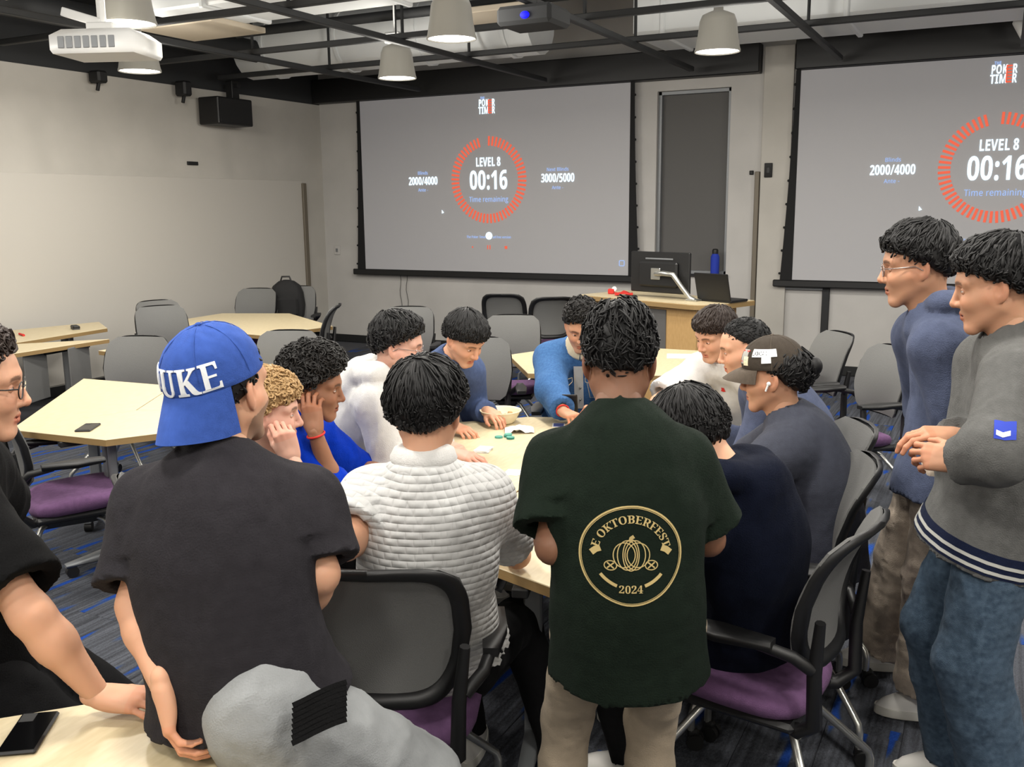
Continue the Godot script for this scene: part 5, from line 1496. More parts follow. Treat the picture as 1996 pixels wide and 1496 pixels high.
const POSE := {
	"cap_blue": {"head": Vector3(-1.479, 1.428, -1.515), "face": [186, 0, -4], "sh": 206, "hip": 150, "pel": Vector3(-1.330, 0.840, -1.370), "size": 1.03, "girth": 1.04, "cell": 0.01, "wl": Vector3(-1.383, 0.914, -1.205), "elbow_l": Vector3(-1.532, 1.017, -1.287), "hl": [Vector3(0.200, -0.900, 0.100), Vector3(-0.600, 0.100, 0.500), "rest"], "wr": Vector3(-1.341, 0.909, -1.545), "elbow_r": Vector3(-1.227, 1.061, -1.498), "hr": [Vector3(-0.800, -0.300, -0.200), Vector3(0.200, 0.900, -0.300), "rest"], "er": Vector3(1.000, -0.600, 0.200), "el": Vector3(-1.000, -0.300, 0.300), "al": Vector3(-1.200, 0.140, -1.950), "ar": Vector3(-1.000, 0.140, -1.750), "ground": 0.0, "bow": 0.06, "sw": 0.155, },
	"black_left": {"head": Vector3(-2.053, 1.427, -1.324), "face": [138, 6, 0], "sh": 140, "hip": 120, "pel": Vector3(-2.180, 0.800, -1.300), "size": 1.02, "girth": 1.08, "cell": 0.01, "wr": Vector3(-1.662, 0.790, -1.274), "hr": [Vector3(0.900, -0.120, -0.420), Vector3(0.100, 1.000, 0.100), "flat"], "wl": Vector3(-2.420, 0.800, -1.400), "hl": [Vector3(0.600, -0.400, -0.600), Vector3(-0.200, 0.800, -0.500), "rest"], "el": Vector3(-0.600, -0.300, -0.800), "elbow_r": Vector3(-1.743, 0.990, -1.196), "al": Vector3(-1.750, 0.090, -1.850), "ar": Vector3(-1.680, 0.090, -1.650), "bow": 0.03, },
	"blond": {"head": Vector3(-2.128, 1.148, -2.370), "face": [127, 4, 0], "sh": 120, "hip": 120, "pel": Vector3(-2.400, 0.530, -2.330), "sits": true, "wr": Vector3(-1.999, 1.023, -2.330), "hr": [Vector3(-0.050, 0.900, 0.250), Vector3(0.750, 0.100, 0.600), "grip"], "er": Vector3(0.500, -1.000, 0.000), "wl": Vector3(-2.020, 0.780, -2.720), "hl": [Vector3(0.800, 0.000, -0.400), Vector3(0.000, 1.000, 0.000), "rest"], "al": Vector3(-2.050, 0.090, -2.750), "ar": Vector3(-2.000, 0.090, -2.500), "bow": 0.05, },
	"curly": {"head": Vector3(-2.248, 1.157, -2.767), "face": [119, 8, 0], "sh": 112, "hip": 100, "pel": Vector3(-2.620, 0.530, -2.760), "sits": true, "wr": Vector3(-2.151, 1.027, -2.641), "hr": [Vector3(-0.220, 0.950, -0.120), Vector3(0.350, 0.100, 0.900), "rest"], "elbow_r": Vector3(-2.119, 0.785, -2.696), "wl": Vector3(-2.050, 0.780, -3.050), "hl": [Vector3(0.800, 0.000, 0.300), Vector3(0.000, 1.000, 0.000), "rest"], "al": Vector3(-2.100, 0.090, -2.950), "ar": Vector3(-2.100, 0.090, -2.650), "bow": 0.07, },
	"white_hood": {"head": Vector3(-2.258, 1.230, -3.349), "face": [117, 9, 0], "sh": 112, "hip": 105, "pel": Vector3(-2.620, 0.530, -3.500), "sits": true, "wr": Vector3(-2.017, 0.785, -3.378), "hr": [Vector3(0.900, -0.100, -0.150), Vector3(0.000, 1.000, 0.150), "rest"], "wl": Vector3(-2.131, 0.785, -3.501), "hl": [Vector3(0.900, -0.100, 0.100), Vector3(0.000, 1.000, 0.000), "rest"], "er": Vector3(-0.200, -1.000, 0.600), "el": Vector3(-0.200, -1.000, -0.600), "al": Vector3(-2.100, 0.090, -3.650), "ar": Vector3(-2.100, 0.090, -3.300), "bow": 0.08, },
	"plain_blue": {"head": Vector3(-2.280, 1.186, -3.957), "face": [72, 33, 4], "sh": 82, "hip": 90, "pel": Vector3(-2.620, 0.530, -4.000), "sits": true, "wr": Vector3(-2.282, 0.785, -3.827), "hr": [Vector3(0.920, -0.120, 0.250), Vector3(0.000, 1.000, 0.100), "rest"], "wl": Vector3(-2.236, 0.805, -4.105), "hl": [Vector3(0.750, -0.100, 0.500), Vector3(-0.100, 1.000, 0.100), "rest"], "er": Vector3(0.000, -1.000, 0.600), "el": Vector3(-0.200, -1.000, -0.600), "al": Vector3(-2.100, 0.090, -4.200), "ar": Vector3(-2.100, 0.090, -3.850), "bow": 0.06, },
	"denim": {"head": Vector3(-1.936, 1.189, -4.591), "face": [22, 26, 0], "sh": 20, "hip": 20, "pel": Vector3(-2.120, 0.530, -4.980), "sits": true, "girth": 1.05, "wr": Vector3(-1.868, 0.816, -4.204), "hr": [Vector3(0.750, -0.050, 0.450), Vector3(-0.200, 0.900, -0.100), "grip"], "wl": Vector3(-1.688, 0.834, -4.300), "hl": [Vector3(-0.750, -0.050, 0.350), Vector3(0.200, 0.900, 0.000), "grip"], "er": Vector3(-1.000, -0.500, -0.100), "el": Vector3(1.000, -0.500, -0.200), "al": Vector3(-1.800, 0.090, -4.450), "ar": Vector3(-2.100, 0.090, -4.400), "bow": 0.04, },
	"green": {"head": Vector3(-0.774, 1.452, -2.064), "face": [200, 20, 0], "sh": 205, "hip": 205, "pel": Vector3(-0.691, 0.884, -1.918), "size": 1.0, "girth": 0.95, "cell": 0.01, "wl": Vector3(-1.060, 0.930, -2.280), "hl": [Vector3(0.300, -0.200, -0.900), Vector3(-0.200, 0.900, -0.200), "pinch"], "elbow_r": Vector3(-0.558, 1.049, -2.089), "elbow_l": Vector3(-0.832, 1.078, -1.818), "wr": Vector3(-0.850, 0.950, -2.400), "hr": [Vector3(-0.500, -0.200, -0.800), Vector3(0.200, 0.900, -0.200), "pinch"], "al": Vector3(-0.930, 0.090, -2.020), "ar": Vector3(-0.700, 0.090, -2.120), "bow": 0.05, "sw": 0.138, "headsize": Vector3(0.950, 1.000, 0.970), },
	"knit": {"head": Vector3(-1.271, 1.302, -2.006), "face": [197, 8, 0], "sh": 208, "hip": 200, "pel": Vector3(-1.360, 0.530, -2.170), "sits": true, "girth": 1.0, "cell": 0.01, "elbow_l": Vector3(-1.379, 1.007, -1.786), "elbow_r": Vector3(-1.224, 0.790, -2.414), "wl": Vector3(-1.600, 0.800, -2.420), "hl": [Vector3(0.500, 0.000, -0.800), Vector3(-0.100, 1.000, 0.000), "rest"], "wr": Vector3(-1.380, 0.820, -2.560), "hr": [Vector3(-0.800, 0.000, -0.500), Vector3(0.000, 1.000, 0.100), "rest"], "al": Vector3(-1.450, 0.090, -2.500), "ar": Vector3(-1.150, 0.090, -2.550), "bow": 0.05, "sw": 0.142, },
	"white_emblem": {"head": Vector3(-1.239, 1.171, -4.658), "face": [328, 20, -4], "sh": 338, "hip": 340, "pel": Vector3(-1.120, 0.530, -4.980), "sits": true, "wr": Vector3(-1.467, 0.836, -4.322), "hr": [Vector3(-0.700, -0.150, 0.500), Vector3(0.000, 1.000, 0.100), "rest"], "er": Vector3(-0.800, -0.600, -0.300), "wl": Vector3(-0.950, 0.800, -4.450), "hl": [Vector3(-0.500, -0.100, 0.800), Vector3(0.000, 1.000, 0.000), "rest"], "al": Vector3(-1.000, 0.090, -4.450), "ar": Vector3(-1.300, 0.090, -4.400), "bow": 0.06, },
	"fade": {"head": Vector3(-0.927, 1.215, -3.970), "face": [288, 12, 0], "sh": 290, "hip": 285, "pel": Vector3(-0.620, 0.530, -4.120), "sits": true, "girth": 1.05, "wl": Vector3(-1.120, 0.790, -3.860), "hl": [Vector3(-0.900, -0.100, 0.000), Vector3(0.000, 1.000, 0.000), "rest"], "wr": Vector3(-1.150, 0.790, -4.200), "hr": [Vector3(-0.900, -0.100, 0.100), Vector3(0.000, 1.000, 0.000), "rest"], "el": Vector3(0.300, -1.000, 0.400), "er": Vector3(0.300, -1.000, -0.400), "al": Vector3(-1.000, 0.090, -3.900), "ar": Vector3(-1.000, 0.090, -4.250), "bow": 0.06, },
	"cap_brown": {"head": Vector3(-0.702, 1.195, -3.452), "face": [275, 6, 0], "sh": 276, "hip": 280, "pel": Vector3(-0.500, 0.530, -3.500), "sits": true, "wl": Vector3(-1.060, 0.790, -3.200), "hl": [Vector3(-0.900, -0.100, -0.200), Vector3(0.000, 1.000, 0.000), "rest"], "wr": Vector3(-1.080, 0.790, -3.600), "hr": [Vector3(-0.900, -0.100, 0.100), Vector3(0.000, 1.000, 0.000), "rest"], "al": Vector3(-0.950, 0.090, -3.300), "ar": Vector3(-0.950, 0.090, -3.650), "bow": 0.05, },
	"navy": {"head": Vector3(-0.738, 1.174, -2.549), "face": [258, 36, 0], "sh": 258, "hip": 265, "pel": Vector3(-0.630, 0.530, -2.750), "sits": true, "girth": 1.04, "wl": Vector3(-1.020, 0.800, -2.620), "hl": [Vector3(-0.800, -0.100, -0.400), Vector3(0.000, 1.000, 0.000), "pinch"], "wr": Vector3(-1.020, 0.800, -2.850), "hr": [Vector3(-0.900, -0.100, 0.100), Vector3(0.000, 1.000, 0.000), "pinch"], "al": Vector3(-0.920, 0.090, -2.600), "ar": Vector3(-0.980, 0.090, -2.920), "bow": 0.07, },
	"hoodie_blue": {"head": Vector3(-0.241, 1.606, -3.432), "face": [278, 6, 0], "sh": 284, "hip": 284, "pel": Vector3(-0.099, 0.984, -3.431), "size": 1.05, "wl": Vector3(-0.137, 1.039, -3.309), "hl": [Vector3(-0.750, 0.150, -0.600), Vector3(-0.500, 0.100, 0.800), "rest"], "elbow_l": Vector3(-0.050, 1.044, -3.240), "wr": Vector3(-0.175, 1.012, -3.455), "hr": [Vector3(0.400, -0.100, 0.800), Vector3(-0.800, 0.300, 0.300), "rest"], "er": Vector3(0.100, -1.000, -0.600), "al": Vector3(-0.100, 0.090, -3.460), "ar": Vector3(-0.280, 0.090, -3.780), "tl": Vector3(-0.966, 0.000, 0.259), "tr": Vector3(-0.985, 0.000, 0.174), "bow": 0.05, },
	"sweater_grey": {"head": Vector3(-0.002, 1.582, -2.977), "face": [270, 10, 0], "sh": 282, "hip": 282, "pel": Vector3(0.050, 0.940, -3.020), "size": 1.02, "girth": 1.04, "cell": 0.01, "wl": Vector3(-0.051, 1.158, -2.657), "hl": [Vector3(-0.850, -0.050, -0.350), Vector3(-0.350, 0.500, 0.800), "rest"], "elbow_l": Vector3(0.027, 1.198, -2.603), "wr": Vector3(-0.067, 1.184, -2.826), "hr": [Vector3(-0.800, 0.100, 0.400), Vector3(-0.500, 0.600, 0.400), "rest"], "er": Vector3(0.000, -1.000, -0.600), "al": Vector3(0.130, 0.090, -2.820), "ar": Vector3(0.000, 0.090, -3.080), "tl": Vector3(-0.891, 0.000, 0.454), "bow": 0.04, },
}
# ------------------------------------------------------------------ who is who
func hair_style(kind: String, mt: String, sd: int) -> Dictionary:
	var h := {"mat": M[mt], "seed": sd}
	match kind:
		"fringe": h.merge({"line": [17, 15, 8, -10, -32, -46, -50], "vol": [0.03, 0.03, 0.026, 0.022, 0.024, 0.02, 0.016], "top": 0.03, "locks": 1260, "len": 0.075, "rad": 0.0039, "mess": 0.35, "over": 8.0, "lift": 0.006, "rough": 0.12})
		"bowl": h.merge({"line": [12, 11, 2, -12, -36, -52, -57], "vol": [0.034, 0.034, 0.032, 0.028, 0.026, 0.02, 0.014], "top": 0.03, "locks": 1260, "len": 0.085, "rad": 0.0036, "mess": 0.2, "over": 6.0, "lift": 0.004, "rough": 0.08})
		"low_bowl": h.merge({"line": [12, 11, 2, -14, -42, -62, -68], "vol": [0.034, 0.034, 0.032, 0.028, 0.026, 0.022, 0.016], "top": 0.028, "locks": 1260, "len": 0.085, "rad": 0.0036, "mess": 0.2, "over": 4.0, "lift": 0.004, "rough": 0.08})
		"swept": h.merge({"line": [30, 26, 12, -8, -30, -46, -50], "vol": [0.036, 0.034, 0.026, 0.02, 0.02, 0.018, 0.013], "top": 0.034, "locks": 1260, "len": 0.08, "rad": 0.0042, "mess": 0.5, "over": 4.0, "lift": 0.01, "rough": 0.15})
		"short": h.merge({"line": [36, 31, 16, -4, -30, -46, -50], "vol": [0.02, 0.018, 0.012, 0.009, 0.011, 0.01, 0.006], "top": 0.026, "locks": 1260, "len": 0.045, "rad": 0.0034, "mess": 0.9, "over": 3.0, "lift": 0.012, "rough": 0.15})
		"buzz": h.merge({"line": [40, 33, 18, 2, -22, -40, -44], "vol": [0.009, 0.008, 0.004, 0.003, 0.004, 0.004, 0.003], "top": 0.012, "locks": 900, "len": 0.02, "rad": 0.0021, "mess": 1.0, "over": 2.0, "lift": 0.004, "rough": 0.1})
		"curls": h.merge({"line": [27, 25, 12, -12, -34, -48, -52], "vol": [0.04, 0.042, 0.038, 0.034, 0.04, 0.036, 0.022], "top": 0.05, "locks": 1560, "len": 0.03, "rad": 0.0032, "curl": 0.0105, "rough": 0.2})
		"curly_top": h.merge({"line": [30, 27, 14, -6, -30, -46, -50], "vol": [0.03, 0.028, 0.018, 0.012, 0.014, 0.012, 0.007], "top": 0.034, "locks": 1260, "len": 0.03, "rad": 0.0031, "curl": 0.009, "rough": 0.2})
		"wavy": h.merge({"line": [16, 15, 6, -10, -32, -46, -50], "vol": [0.034, 0.032, 0.026, 0.022, 0.024, 0.02, 0.015], "top": 0.034, "locks": 1260, "len": 0.04, "rad": 0.0036, "curl": 0.0075, "rough": 0.2})
	return h

# a ring of frames and two temples on the ears, glass in both
func glasses(J: Dictionary, mt: Material, round := 0.021) -> void:
	var g := thing_part("glasses", J.root)
	g.transform = J.HX
	var fr := MB.new(); var ln := MB.new()
	for s in [-1.0, 1.0]:
		var ring := []; var c := Vector3(s * 0.0315, 0.002, 0.103)
		for k in 25:
			var a := TAU * k / 24
			ring.append(c + Vector3(cos(a) * round * 1.08, sin(a) * round * 0.88, -absf(cos(a)) * 0.004 * (1 if cos(a) * s > 0 else 0)))
		fr.tube(ring, 0.0016, 6, false)
		fr.tube([c + Vector3(s * round * 1.05, 0.006, -0.004), Vector3(s * 0.071, 0.008, 0.075), Vector3(s * 0.0805, 0.009, 0.01), Vector3(s * 0.0835, -0.005, -0.012)], 0.0017, 6)
		var f := []
		for k in 20:
			var a := TAU * k / 20
			f.append(c + Vector3(cos(a) * round * 1.03, sin(a) * round * 0.84, 0.0))
		ln.face(f)
	fr.tube([Vector3(-0.011, 0.006, 0.104), Vector3(0, 0.009, 0.107), Vector3(0.011, 0.006, 0.104)], 0.0016, 6)
	put("frame", fr.mesh(), mt, g)
	put("lens", ln.mesh(), M.lens, g)
func thing_part(called: String, parent: Node3D) -> Node3D:
	var o := Node3D.new(); o.name = called
	parent.add_child(o, true)
	return o

# cap crown, sweatband, button, brim.  back: the brim points backwards
func cap(J: Dictionary, mt: Material, brim_mat: Material, reverse: bool, tilt: float, label: String) -> Node3D:
	var g := thing_part("cap", J.root)
	g.transform = (J.HX as Transform3D) * Transform3D(Basis(Vector3.RIGHT, tilt), Vector3.ZERO)
	g.set_meta("label", label)
	var fz := -1.0 if reverse else 1.0
	var surf := func(az: float, el: float, extra: float) -> Vector3:
		var dv := pol(az, el)
		var front := maxf(dv.z * fz, 0.0)
		var lift := 0.016 + 0.016 * pow(maxf(dv.y, 0.0), 1.5) + 0.012 * front * sin(clampf(el * 1.8, 0.0, PI))
		return SC + Vector3(0, 0.004, 0) + dv * SR + dv * (lift + extra)
	var line := func(az: float) -> float: return lerpf(deg_to_rad(-3.0), deg_to_rad(6.0), 0.5 + 0.5 * cos(az) * fz)
	var rows := []
	for j in 17:
		var ring := []
		for i in 48:
			var az := TAU * i / 48.0
			var el: float = lerpf(PI / 2 - 0.03, line.call(az), minf(j / 14.0, 1.0))
			var seam := 0.0012 * pow(absf(cos(az * 3.0)), 24.0)
			var crease := 0.0018 * FOLD.get_noise_3dv(pol(az, el) * 0.45 + Vector3(tilt, 0, 3)) * (1.5 if reverse else 0.5)
			ring.append(surf.call(az, el, crease - seam - [0.0, 0.004, 0.012][clampi(j - 14, 0, 2)]))
		rows.append(ring)
	var m := MB.new(); m.loft(rows, true, true, false)
	put("crown", m.mesh(), mt, g)
	put("button", MB.new().ball(surf.call(0.0, PI / 2, 0.001), Vector3(0.007, 0.004, 0.007), 12, 6).mesh(), brim_mat, g)
	var st := MB.new()
	for k in 6:
		var pth := []
		for j in 12:
			var az := TAU * (k + 0.5) / 6.0
			pth.append(surf.call(az, lerpf(PI / 2 - 0.05, line.call(az), j / 11.0), 0.0005))
		st.tube(pth, 0.0009, 4)
	put("seam", st.mesh(), brim_mat, g)
	rows = []
	for j in 8:
		var v := j / 7.0
		var r := []
		for i in 21:
			var u := (i - 10) / 10.0
			var az := u * deg_to_rad(62) + (PI if reverse else 0.0)
			var e: Vector3 = surf.call(az, line.call(az), -0.004)
			var ext := 0.078 * v * sqrt(maxf(1.0 - u * u * 0.98, 0.0))
			r.append(e + Vector3(0, -0.016 * v * v - 0.022 * u * u * v * (1.4 if reverse else 0.8) - (0.052 if reverse else 0.018) * v, fz * ext))
		if reverse: r.reverse()
		rows.append(r)
	put("brim", MB.new().sheet(rows, 0.0035).mesh(), brim_mat, g)
	J.cap_surf = surf
	return g
# lettering bent over the cap
func cap_text(st: String, hgt: float, az0: float, el0: float, surf: Callable, mt: Material, g: Node3D, serif := true, slant := 0.0) -> void:
	var tm := TextMesh.new()
	var f := SystemFont.new(); f.font_names = PackedStringArray(["Droid Serif" if serif else "Droid Sans"]); f.font_weight = 700
	tm.font = f; tm.text = st; tm.font_size = 64; tm.pixel_size = hgt / 46.0; tm.depth = 0.003; tm.curve_step = 3.0
	var a := tm.get_mesh_arrays()
	var src: PackedVector3Array = a[Mesh.ARRAY_VERTEX]
	var m := MB.new()
	for q in src: m.v.append(surf.call(az0 + q.x / 0.105, el0 + q.y / 0.105 + q.x * slant, 0.0015 + q.z))
	var ii: PackedInt32Array = a[Mesh.ARRAY_INDEX]
	var k := 0
	while k < ii.size():
		m.tri(ii[k], ii[k + 2], ii[k + 1]); k += 3
	put("lettering", m.mesh(), mt, g)

# things printed on cloth: points of a plane thrown onto the shirt's surface
func on_cloth(J: Dictionary, u: float, v: float, org: Vector3, right: Vector3, up: Vector3, dir: Vector3, lift := 0.0022) -> Vector3:
	var S: Field = J.shirt
	return S.hit(org + right * u + up * v, dir, 0.5) - dir * lift
func stroke(J: Dictionary, m: MB, pts: Array, w: float, fr: Array, closed := false) -> void:
	var n := pts.size()
	var rows := []
	for i in n:
		var t: Vector2 = (pts[(i + 1) % n if closed else mini(i + 1, n - 1)] - pts[(i - 1 + n) % n if closed else maxi(i - 1, 0)]).normalized()
		var nn := Vector2(-t.y, t.x) * w * 0.5
		var q: Vector2 = pts[i]
		rows.append([on_cloth(J, q.x + nn.x, q.y + nn.y, fr[0], fr[1], fr[2], fr[3]), on_cloth(J, q.x - nn.x, q.y - nn.y, fr[0], fr[1], fr[2], fr[3])])
	if closed: rows.append(rows[0])
	m.loft(rows, false)
func cloth_text(J: Dictionary, st: String, hgt: float, at: Callable, fr: Array, m: MB, serif := true, wide := 1.0) -> void:
	var tm := TextMesh.new()
	var f := SystemFont.new(); f.font_names = PackedStringArray(["Droid Serif" if serif else "Droid Sans"]); f.font_weight = 700
	tm.font = f; tm.text = st; tm.font_size = 64; tm.pixel_size = hgt / 46.0; tm.depth = 0.0; tm.curve_step = 3.0
	var a := tm.get_mesh_arrays()
	var src: PackedVector3Array = a[Mesh.ARRAY_VERTEX]
	var s := m.v.size()
	for q in src:
		var p2: Vector2 = at.call(q.x * wide, q.y)
		m.v.append(on_cloth(J, p2.x, p2.y, fr[0], fr[1], fr[2], fr[3]))
	var ii: PackedInt32Array = a[Mesh.ARRAY_INDEX]
	var k := 0
	while k < ii.size():
		m.tri(s + ii[k], s + ii[k + 2], s + ii[k + 1]); k += 3
func arc(c: Vector2, rx: float, ry: float, a0: float, a1: float, n: int) -> Array:
	var r := []
	for k in n + 1:
		var a := deg_to_rad(lerpf(a0, a1, float(k) / n))
		r.append(c + Vector2(cos(a) * rx, sin(a) * ry))
	return r

func make_people() -> void:
	HEAD = make_head()
	var tan := lin(0.71, 0.53, 0.42)
	var pale := lin(0.78, 0.61, 0.54)
	var warm := lin(0.77, 0.585, 0.475)
	var brown := lin(0.54, 0.38, 0.29)
	var deep := lin(0.46, 0.32, 0.25)
	cloth("tee_charcoal", Color(0.165, 0.158, 0.172), 5.0, 0.5, 0.15)
	cloth("tee_black", Color(0.06, 0.06, 0.063), 5.0, 0.5, 0.1)
	cloth("sweat_grey", Color(0.55, 0.56, 0.565), 5.0, 0.5)
	cloth("pants_dark", Color(0.085, 0.085, 0.09), 5.0, 0.5, 0.1)
	cloth("cap_blue", Color(0.22, 0.33, 0.62), 7.0, 0.6)
	cloth("hood_blue", Color(0.03, 0.2, 0.68), 5.0, 0.6)
	cloth("cotton_white", Color(0.79, 0.785, 0.775), 5.0, 0.5)
	cloth("blue_grey", Color(0.3, 0.36, 0.5), 5.0, 0.5)
	cloth("denim_blue", Color(0.28, 0.43, 0.61), 8.0, 0.9).albedo_texture = noise_tex(256, 0.03, Color(0.7, 0.74, 0.8), Color(1, 1, 1), 4, 32)
	cloth("sherpa", Color(0.82, 0.78, 0.68), 9.0, 1.6)
	cloth("tee_green", Color(0.085, 0.12, 0.094), 5.0, 0.5, 0.1)
	cloth("chino", Color(0.58, 0.53, 0.46), 6.0, 0.5)
	cloth("navy", Color(0.05, 0.068, 0.125), 5.0, 0.5, 0.12)
	cloth("tee_slate", Color(0.25, 0.26, 0.3), 5.0, 0.5)
	cloth("cap_brown", Color(0.26, 0.235, 0.21), 7.0, 0.5)
	cloth("cap_brim", Color(0.36, 0.325, 0.29), 7.0, 0.5)
	cloth("hoodie_slate", Color(0.3, 0.33, 0.42), 5.0, 0.6)
	cloth("sweat_beige", Color(0.76, 0.7, 0.635), 5.0, 0.6)
	for k in ["cotton_white", "sherpa", "sweat_grey", "chino"]: M[k].albedo_texture = MOT2
	cloth("knit_grey", Color(0.36, 0.36, 0.355), 5.0, 0.6)
	cloth("jeans", Color(0.3, 0.36, 0.42), 8.0, 0.9).albedo_texture = noise_tex(256, 0.02, Color(0.62, 0.66, 0.7), Color(1, 1, 1), 4, 31)
	cloth("rib_navy", Color(0.09, 0.115, 0.2), 8.0, 0.8)
	# waffle knit: rows of small raised pads
	var kn := cloth("knit_white", Color(0.77, 0.77, 0.765), 5.0, 0.4)
	var im := Image.create(64, 64, false, Image.FORMAT_RGB8)
	for y in 64:
		for x in 64:
			var row := y / 16
			var vx := fposmod(x + (16.0 if row % 2 else 0.0), 32.0) / 32.0
			var vy := (y % 16) / 16.0
			var hgt := pow(maxf(sin(vx * PI), 0.0), 0.5) * pow(maxf(sin(vy * PI), 0.0), 0.7)
			im.set_pixel(x, y, Color(hgt, hgt, hgt))
	im.bump_map_to_normal_map(5.0)
	kn.normal_texture = ImageTexture.create_from_image(im); kn.normal_scale = 0.75
	kn.uv1_scale = Vector3.ONE * 13.0
	kn.albedo_texture = MOT2
	var D := {}
	D.cap_blue = {"label": "person in a blue cap worn backwards and a charcoal t-shirt, perched on the nearest table", "skin": warm, "beard": 0.55, "hair": {"mat": M.hair_dark, "seed": 2, "line": [40, 34, 12, -22, -36, -48, -54], "vol": [0.004, 0.004, 0.004, 0.006, 0.009, 0.01, 0.008], "top": 0.004, "locks": 780, "len": 0.03, "rad": 0.0026, "mess": 0.5, "over": 4.0, "lift": 0.004},
		"top": {"mat": M.tee_charcoal, "name": "tshirt", "ease": 0.006, "sleeve": 0.8, "length": -0.06, "hip": 0.012, "folds": 0.009, "flare": 0.012, "band": true, "band_r": 0.011, "neck": 0.07}, "pants": {"mat": M.sweat_grey, "name": "sweatpants", "ease": 0.014, "girth": 0.98, "drape": 0.02}}
	D.black_left = {"label": "person in black t-shirt and glasses leaning on the nearest table at the left edge", "skin": warm, "hair": hair_style("short", "hair_brown", 3), "top": {"mat": M.tee_black, "name": "tshirt", "ease": 0.01, "sleeve": 0.78, "flare": 0.014, "length": 0.06}, "pants": {"mat": M.pants_dark, "ease": 0.015}}
	D.blond = {"label": "blond person with a hand at the mouth, half hidden behind the blue cap", "skin": pale, "hair": hair_style("wavy", "hair_blond", 4), "top": {"mat": M.tee_slate, "name": "tshirt"}, "pants": {"mat": M.pants_dark}}
	D.curly = {"label": "person with big dark curls in a bright blue hoodie, cheek resting on a hand", "skin": brown, "eyes": 0.36, "hair": hair_style("curls", "hair_dark", 5), "top": {"mat": M.hood_blue, "name": "hoodie", "ease": 0.014, "long": true, "reach": 0.12, "hood": true, "folds": 0.012, "drape": 0.018}, "pants": {"mat": M.pants_dark}}
	D.white_hood = {"label": "person in glasses and a white hooded top reaching over the table's left side", "skin": pale, "eyes": 0.12, "hair": hair_style("swept", "hair_black", 6), "top": {"mat": M.cotton_white, "name": "hooded_top", "ease": 0.014, "long": true, "reach": 0.82, "hood": true, "folds": 0.012, "drape": 0.02}, "pants": {"mat": M.pants_dark}}
	D.plain_blue = {"label": "person with a black fringe in a plain grey blue shirt behind the bowl", "skin": warm, "eyes": 0.1, "hair": hair_style("bowl", "hair_black", 7), "top": {"mat": M.blue_grey, "name": "shirt", "ease": 0.012, "long": true, "reach": 0.8}, "pants": {"mat": M.pants_dark}}
	D.denim = {"label": "person in a denim jacket with a fleece collar looking at a phone", "skin": tan, "eyes": 0.1, "hair": hair_style("curly_top", "hair_dark", 8), "top": {"mat": M.denim_blue, "name": "denim_jacket", "ease": 0.022, "long": true, "reach": 0.86, "folds": 0.008, "neck": 0.075, "band_mat": M.sherpa, "band_r": 0.026}, "pants": {"mat": M.pants_dark}}
	D.green = {"label": "person standing with back turned in a dark green t-shirt with a gold pumpkin print", "skin": deep, "hair": hair_style("short", "hair_black", 9), "top": {"mat": M.tee_green, "name": "tshirt", "ease": 0.004, "sleeve": 0.76, "flare": 0.018, "length": 0.03, "folds": 0.008, "band_r": 0.009, "neck": 0.066, "hip": 0.0}, "pants": {"mat": M.chino, "ease": 0.0, "folds": 0.007, "girth": 0.84}}
	D.knit = {"label": "person seated with back turned in a white waffle knit polo shirt", "skin": warm, "hair": hair_style("bowl", "hair_black", 10), "top": {"mat": M.knit_white, "name": "polo_shirt", "tail": -0.1, "ease": 0.008, "sleeve": 0.66, "flare": 0.006, "folds": 0.006, "band_r": 0.02, "neck": 0.06, "band_mat": M.cotton_white}, "pants": {"mat": M.pants_dark}}
	D.white_emblem = {"label": "person with a brown fringe in a white shirt with a small red emblem", "skin": warm, "eyes": 0.1, "hair": hair_style("fringe", "hair_brown", 11), "top": {"mat": M.cotton_white, "name": "tshirt", "ease": 0.02, "sleeve": 0.95, "flare": 0.012, "folds": 0.008}, "pants": {"mat": M.pants_dark}}
	D.fade = {"label": "person with a black fade haircut in a blue top, half hidden behind the brown cap", "skin": warm, "hair": hair_style("buzz", "hair_short_black", 12), "top": {"mat": M.hoodie_slate, "name": "long_sleeved_top", "ease": 0.016, "long": true}, "pants": {"mat": M.pants_dark}}
	D.cap_brown = {"label": "person in a brown cap with patches, white earbud and a slate grey t-shirt", "skin": tan, "eyes": 0.25, "hair": {"mat": M.hair_black, "seed": 13, "line": [40, 36, 20, -4, -34, -50, -54], "vol": [0.002, 0.002, 0.004, 0.008, 0.022, 0.034, 0.036], "top": 0.004, "locks": 960, "len": 0.07, "rad": 0.0042, "mess": 0.4, "over": 4.0, "lift": 0.008},
		"top": {"mat": M.tee_slate, "name": "tshirt", "ease": 0.016, "sleeve": 0.8, "flare": 0.012}, "pants": {"mat": M.pants_dark}}
	D.navy = {"label": "person in a dark navy hoodie bending over the table, black hair seen from above", "skin": warm, "hair": hair_style("low_bowl", "hair_black", 14), "top": {"mat": M.navy, "name": "hoodie", "ease": 0.016, "long": true, "hood": true, "folds": 0.009, "neck": 0.05}, "pants": {"mat": M.pants_dark}}
	D.hoodie_blue = {"label": "tall person standing in a slate blue hoodie, glasses and beige sweatpants", "skin": tan, "eyes": 0.2, "hair": hair_style("fringe", "hair_black", 15), "top": {"mat": M.hoodie_slate, "name": "hoodie", "ease": 0.016, "long": true, "hood": true, "folds": 0.009, "length": 0.06}, "pants": {"mat": M.sweat_beige, "name": "sweatpants", "ease": 0.045, "drape": 0.018, "folds": 0.011, "rise": 0.12}}
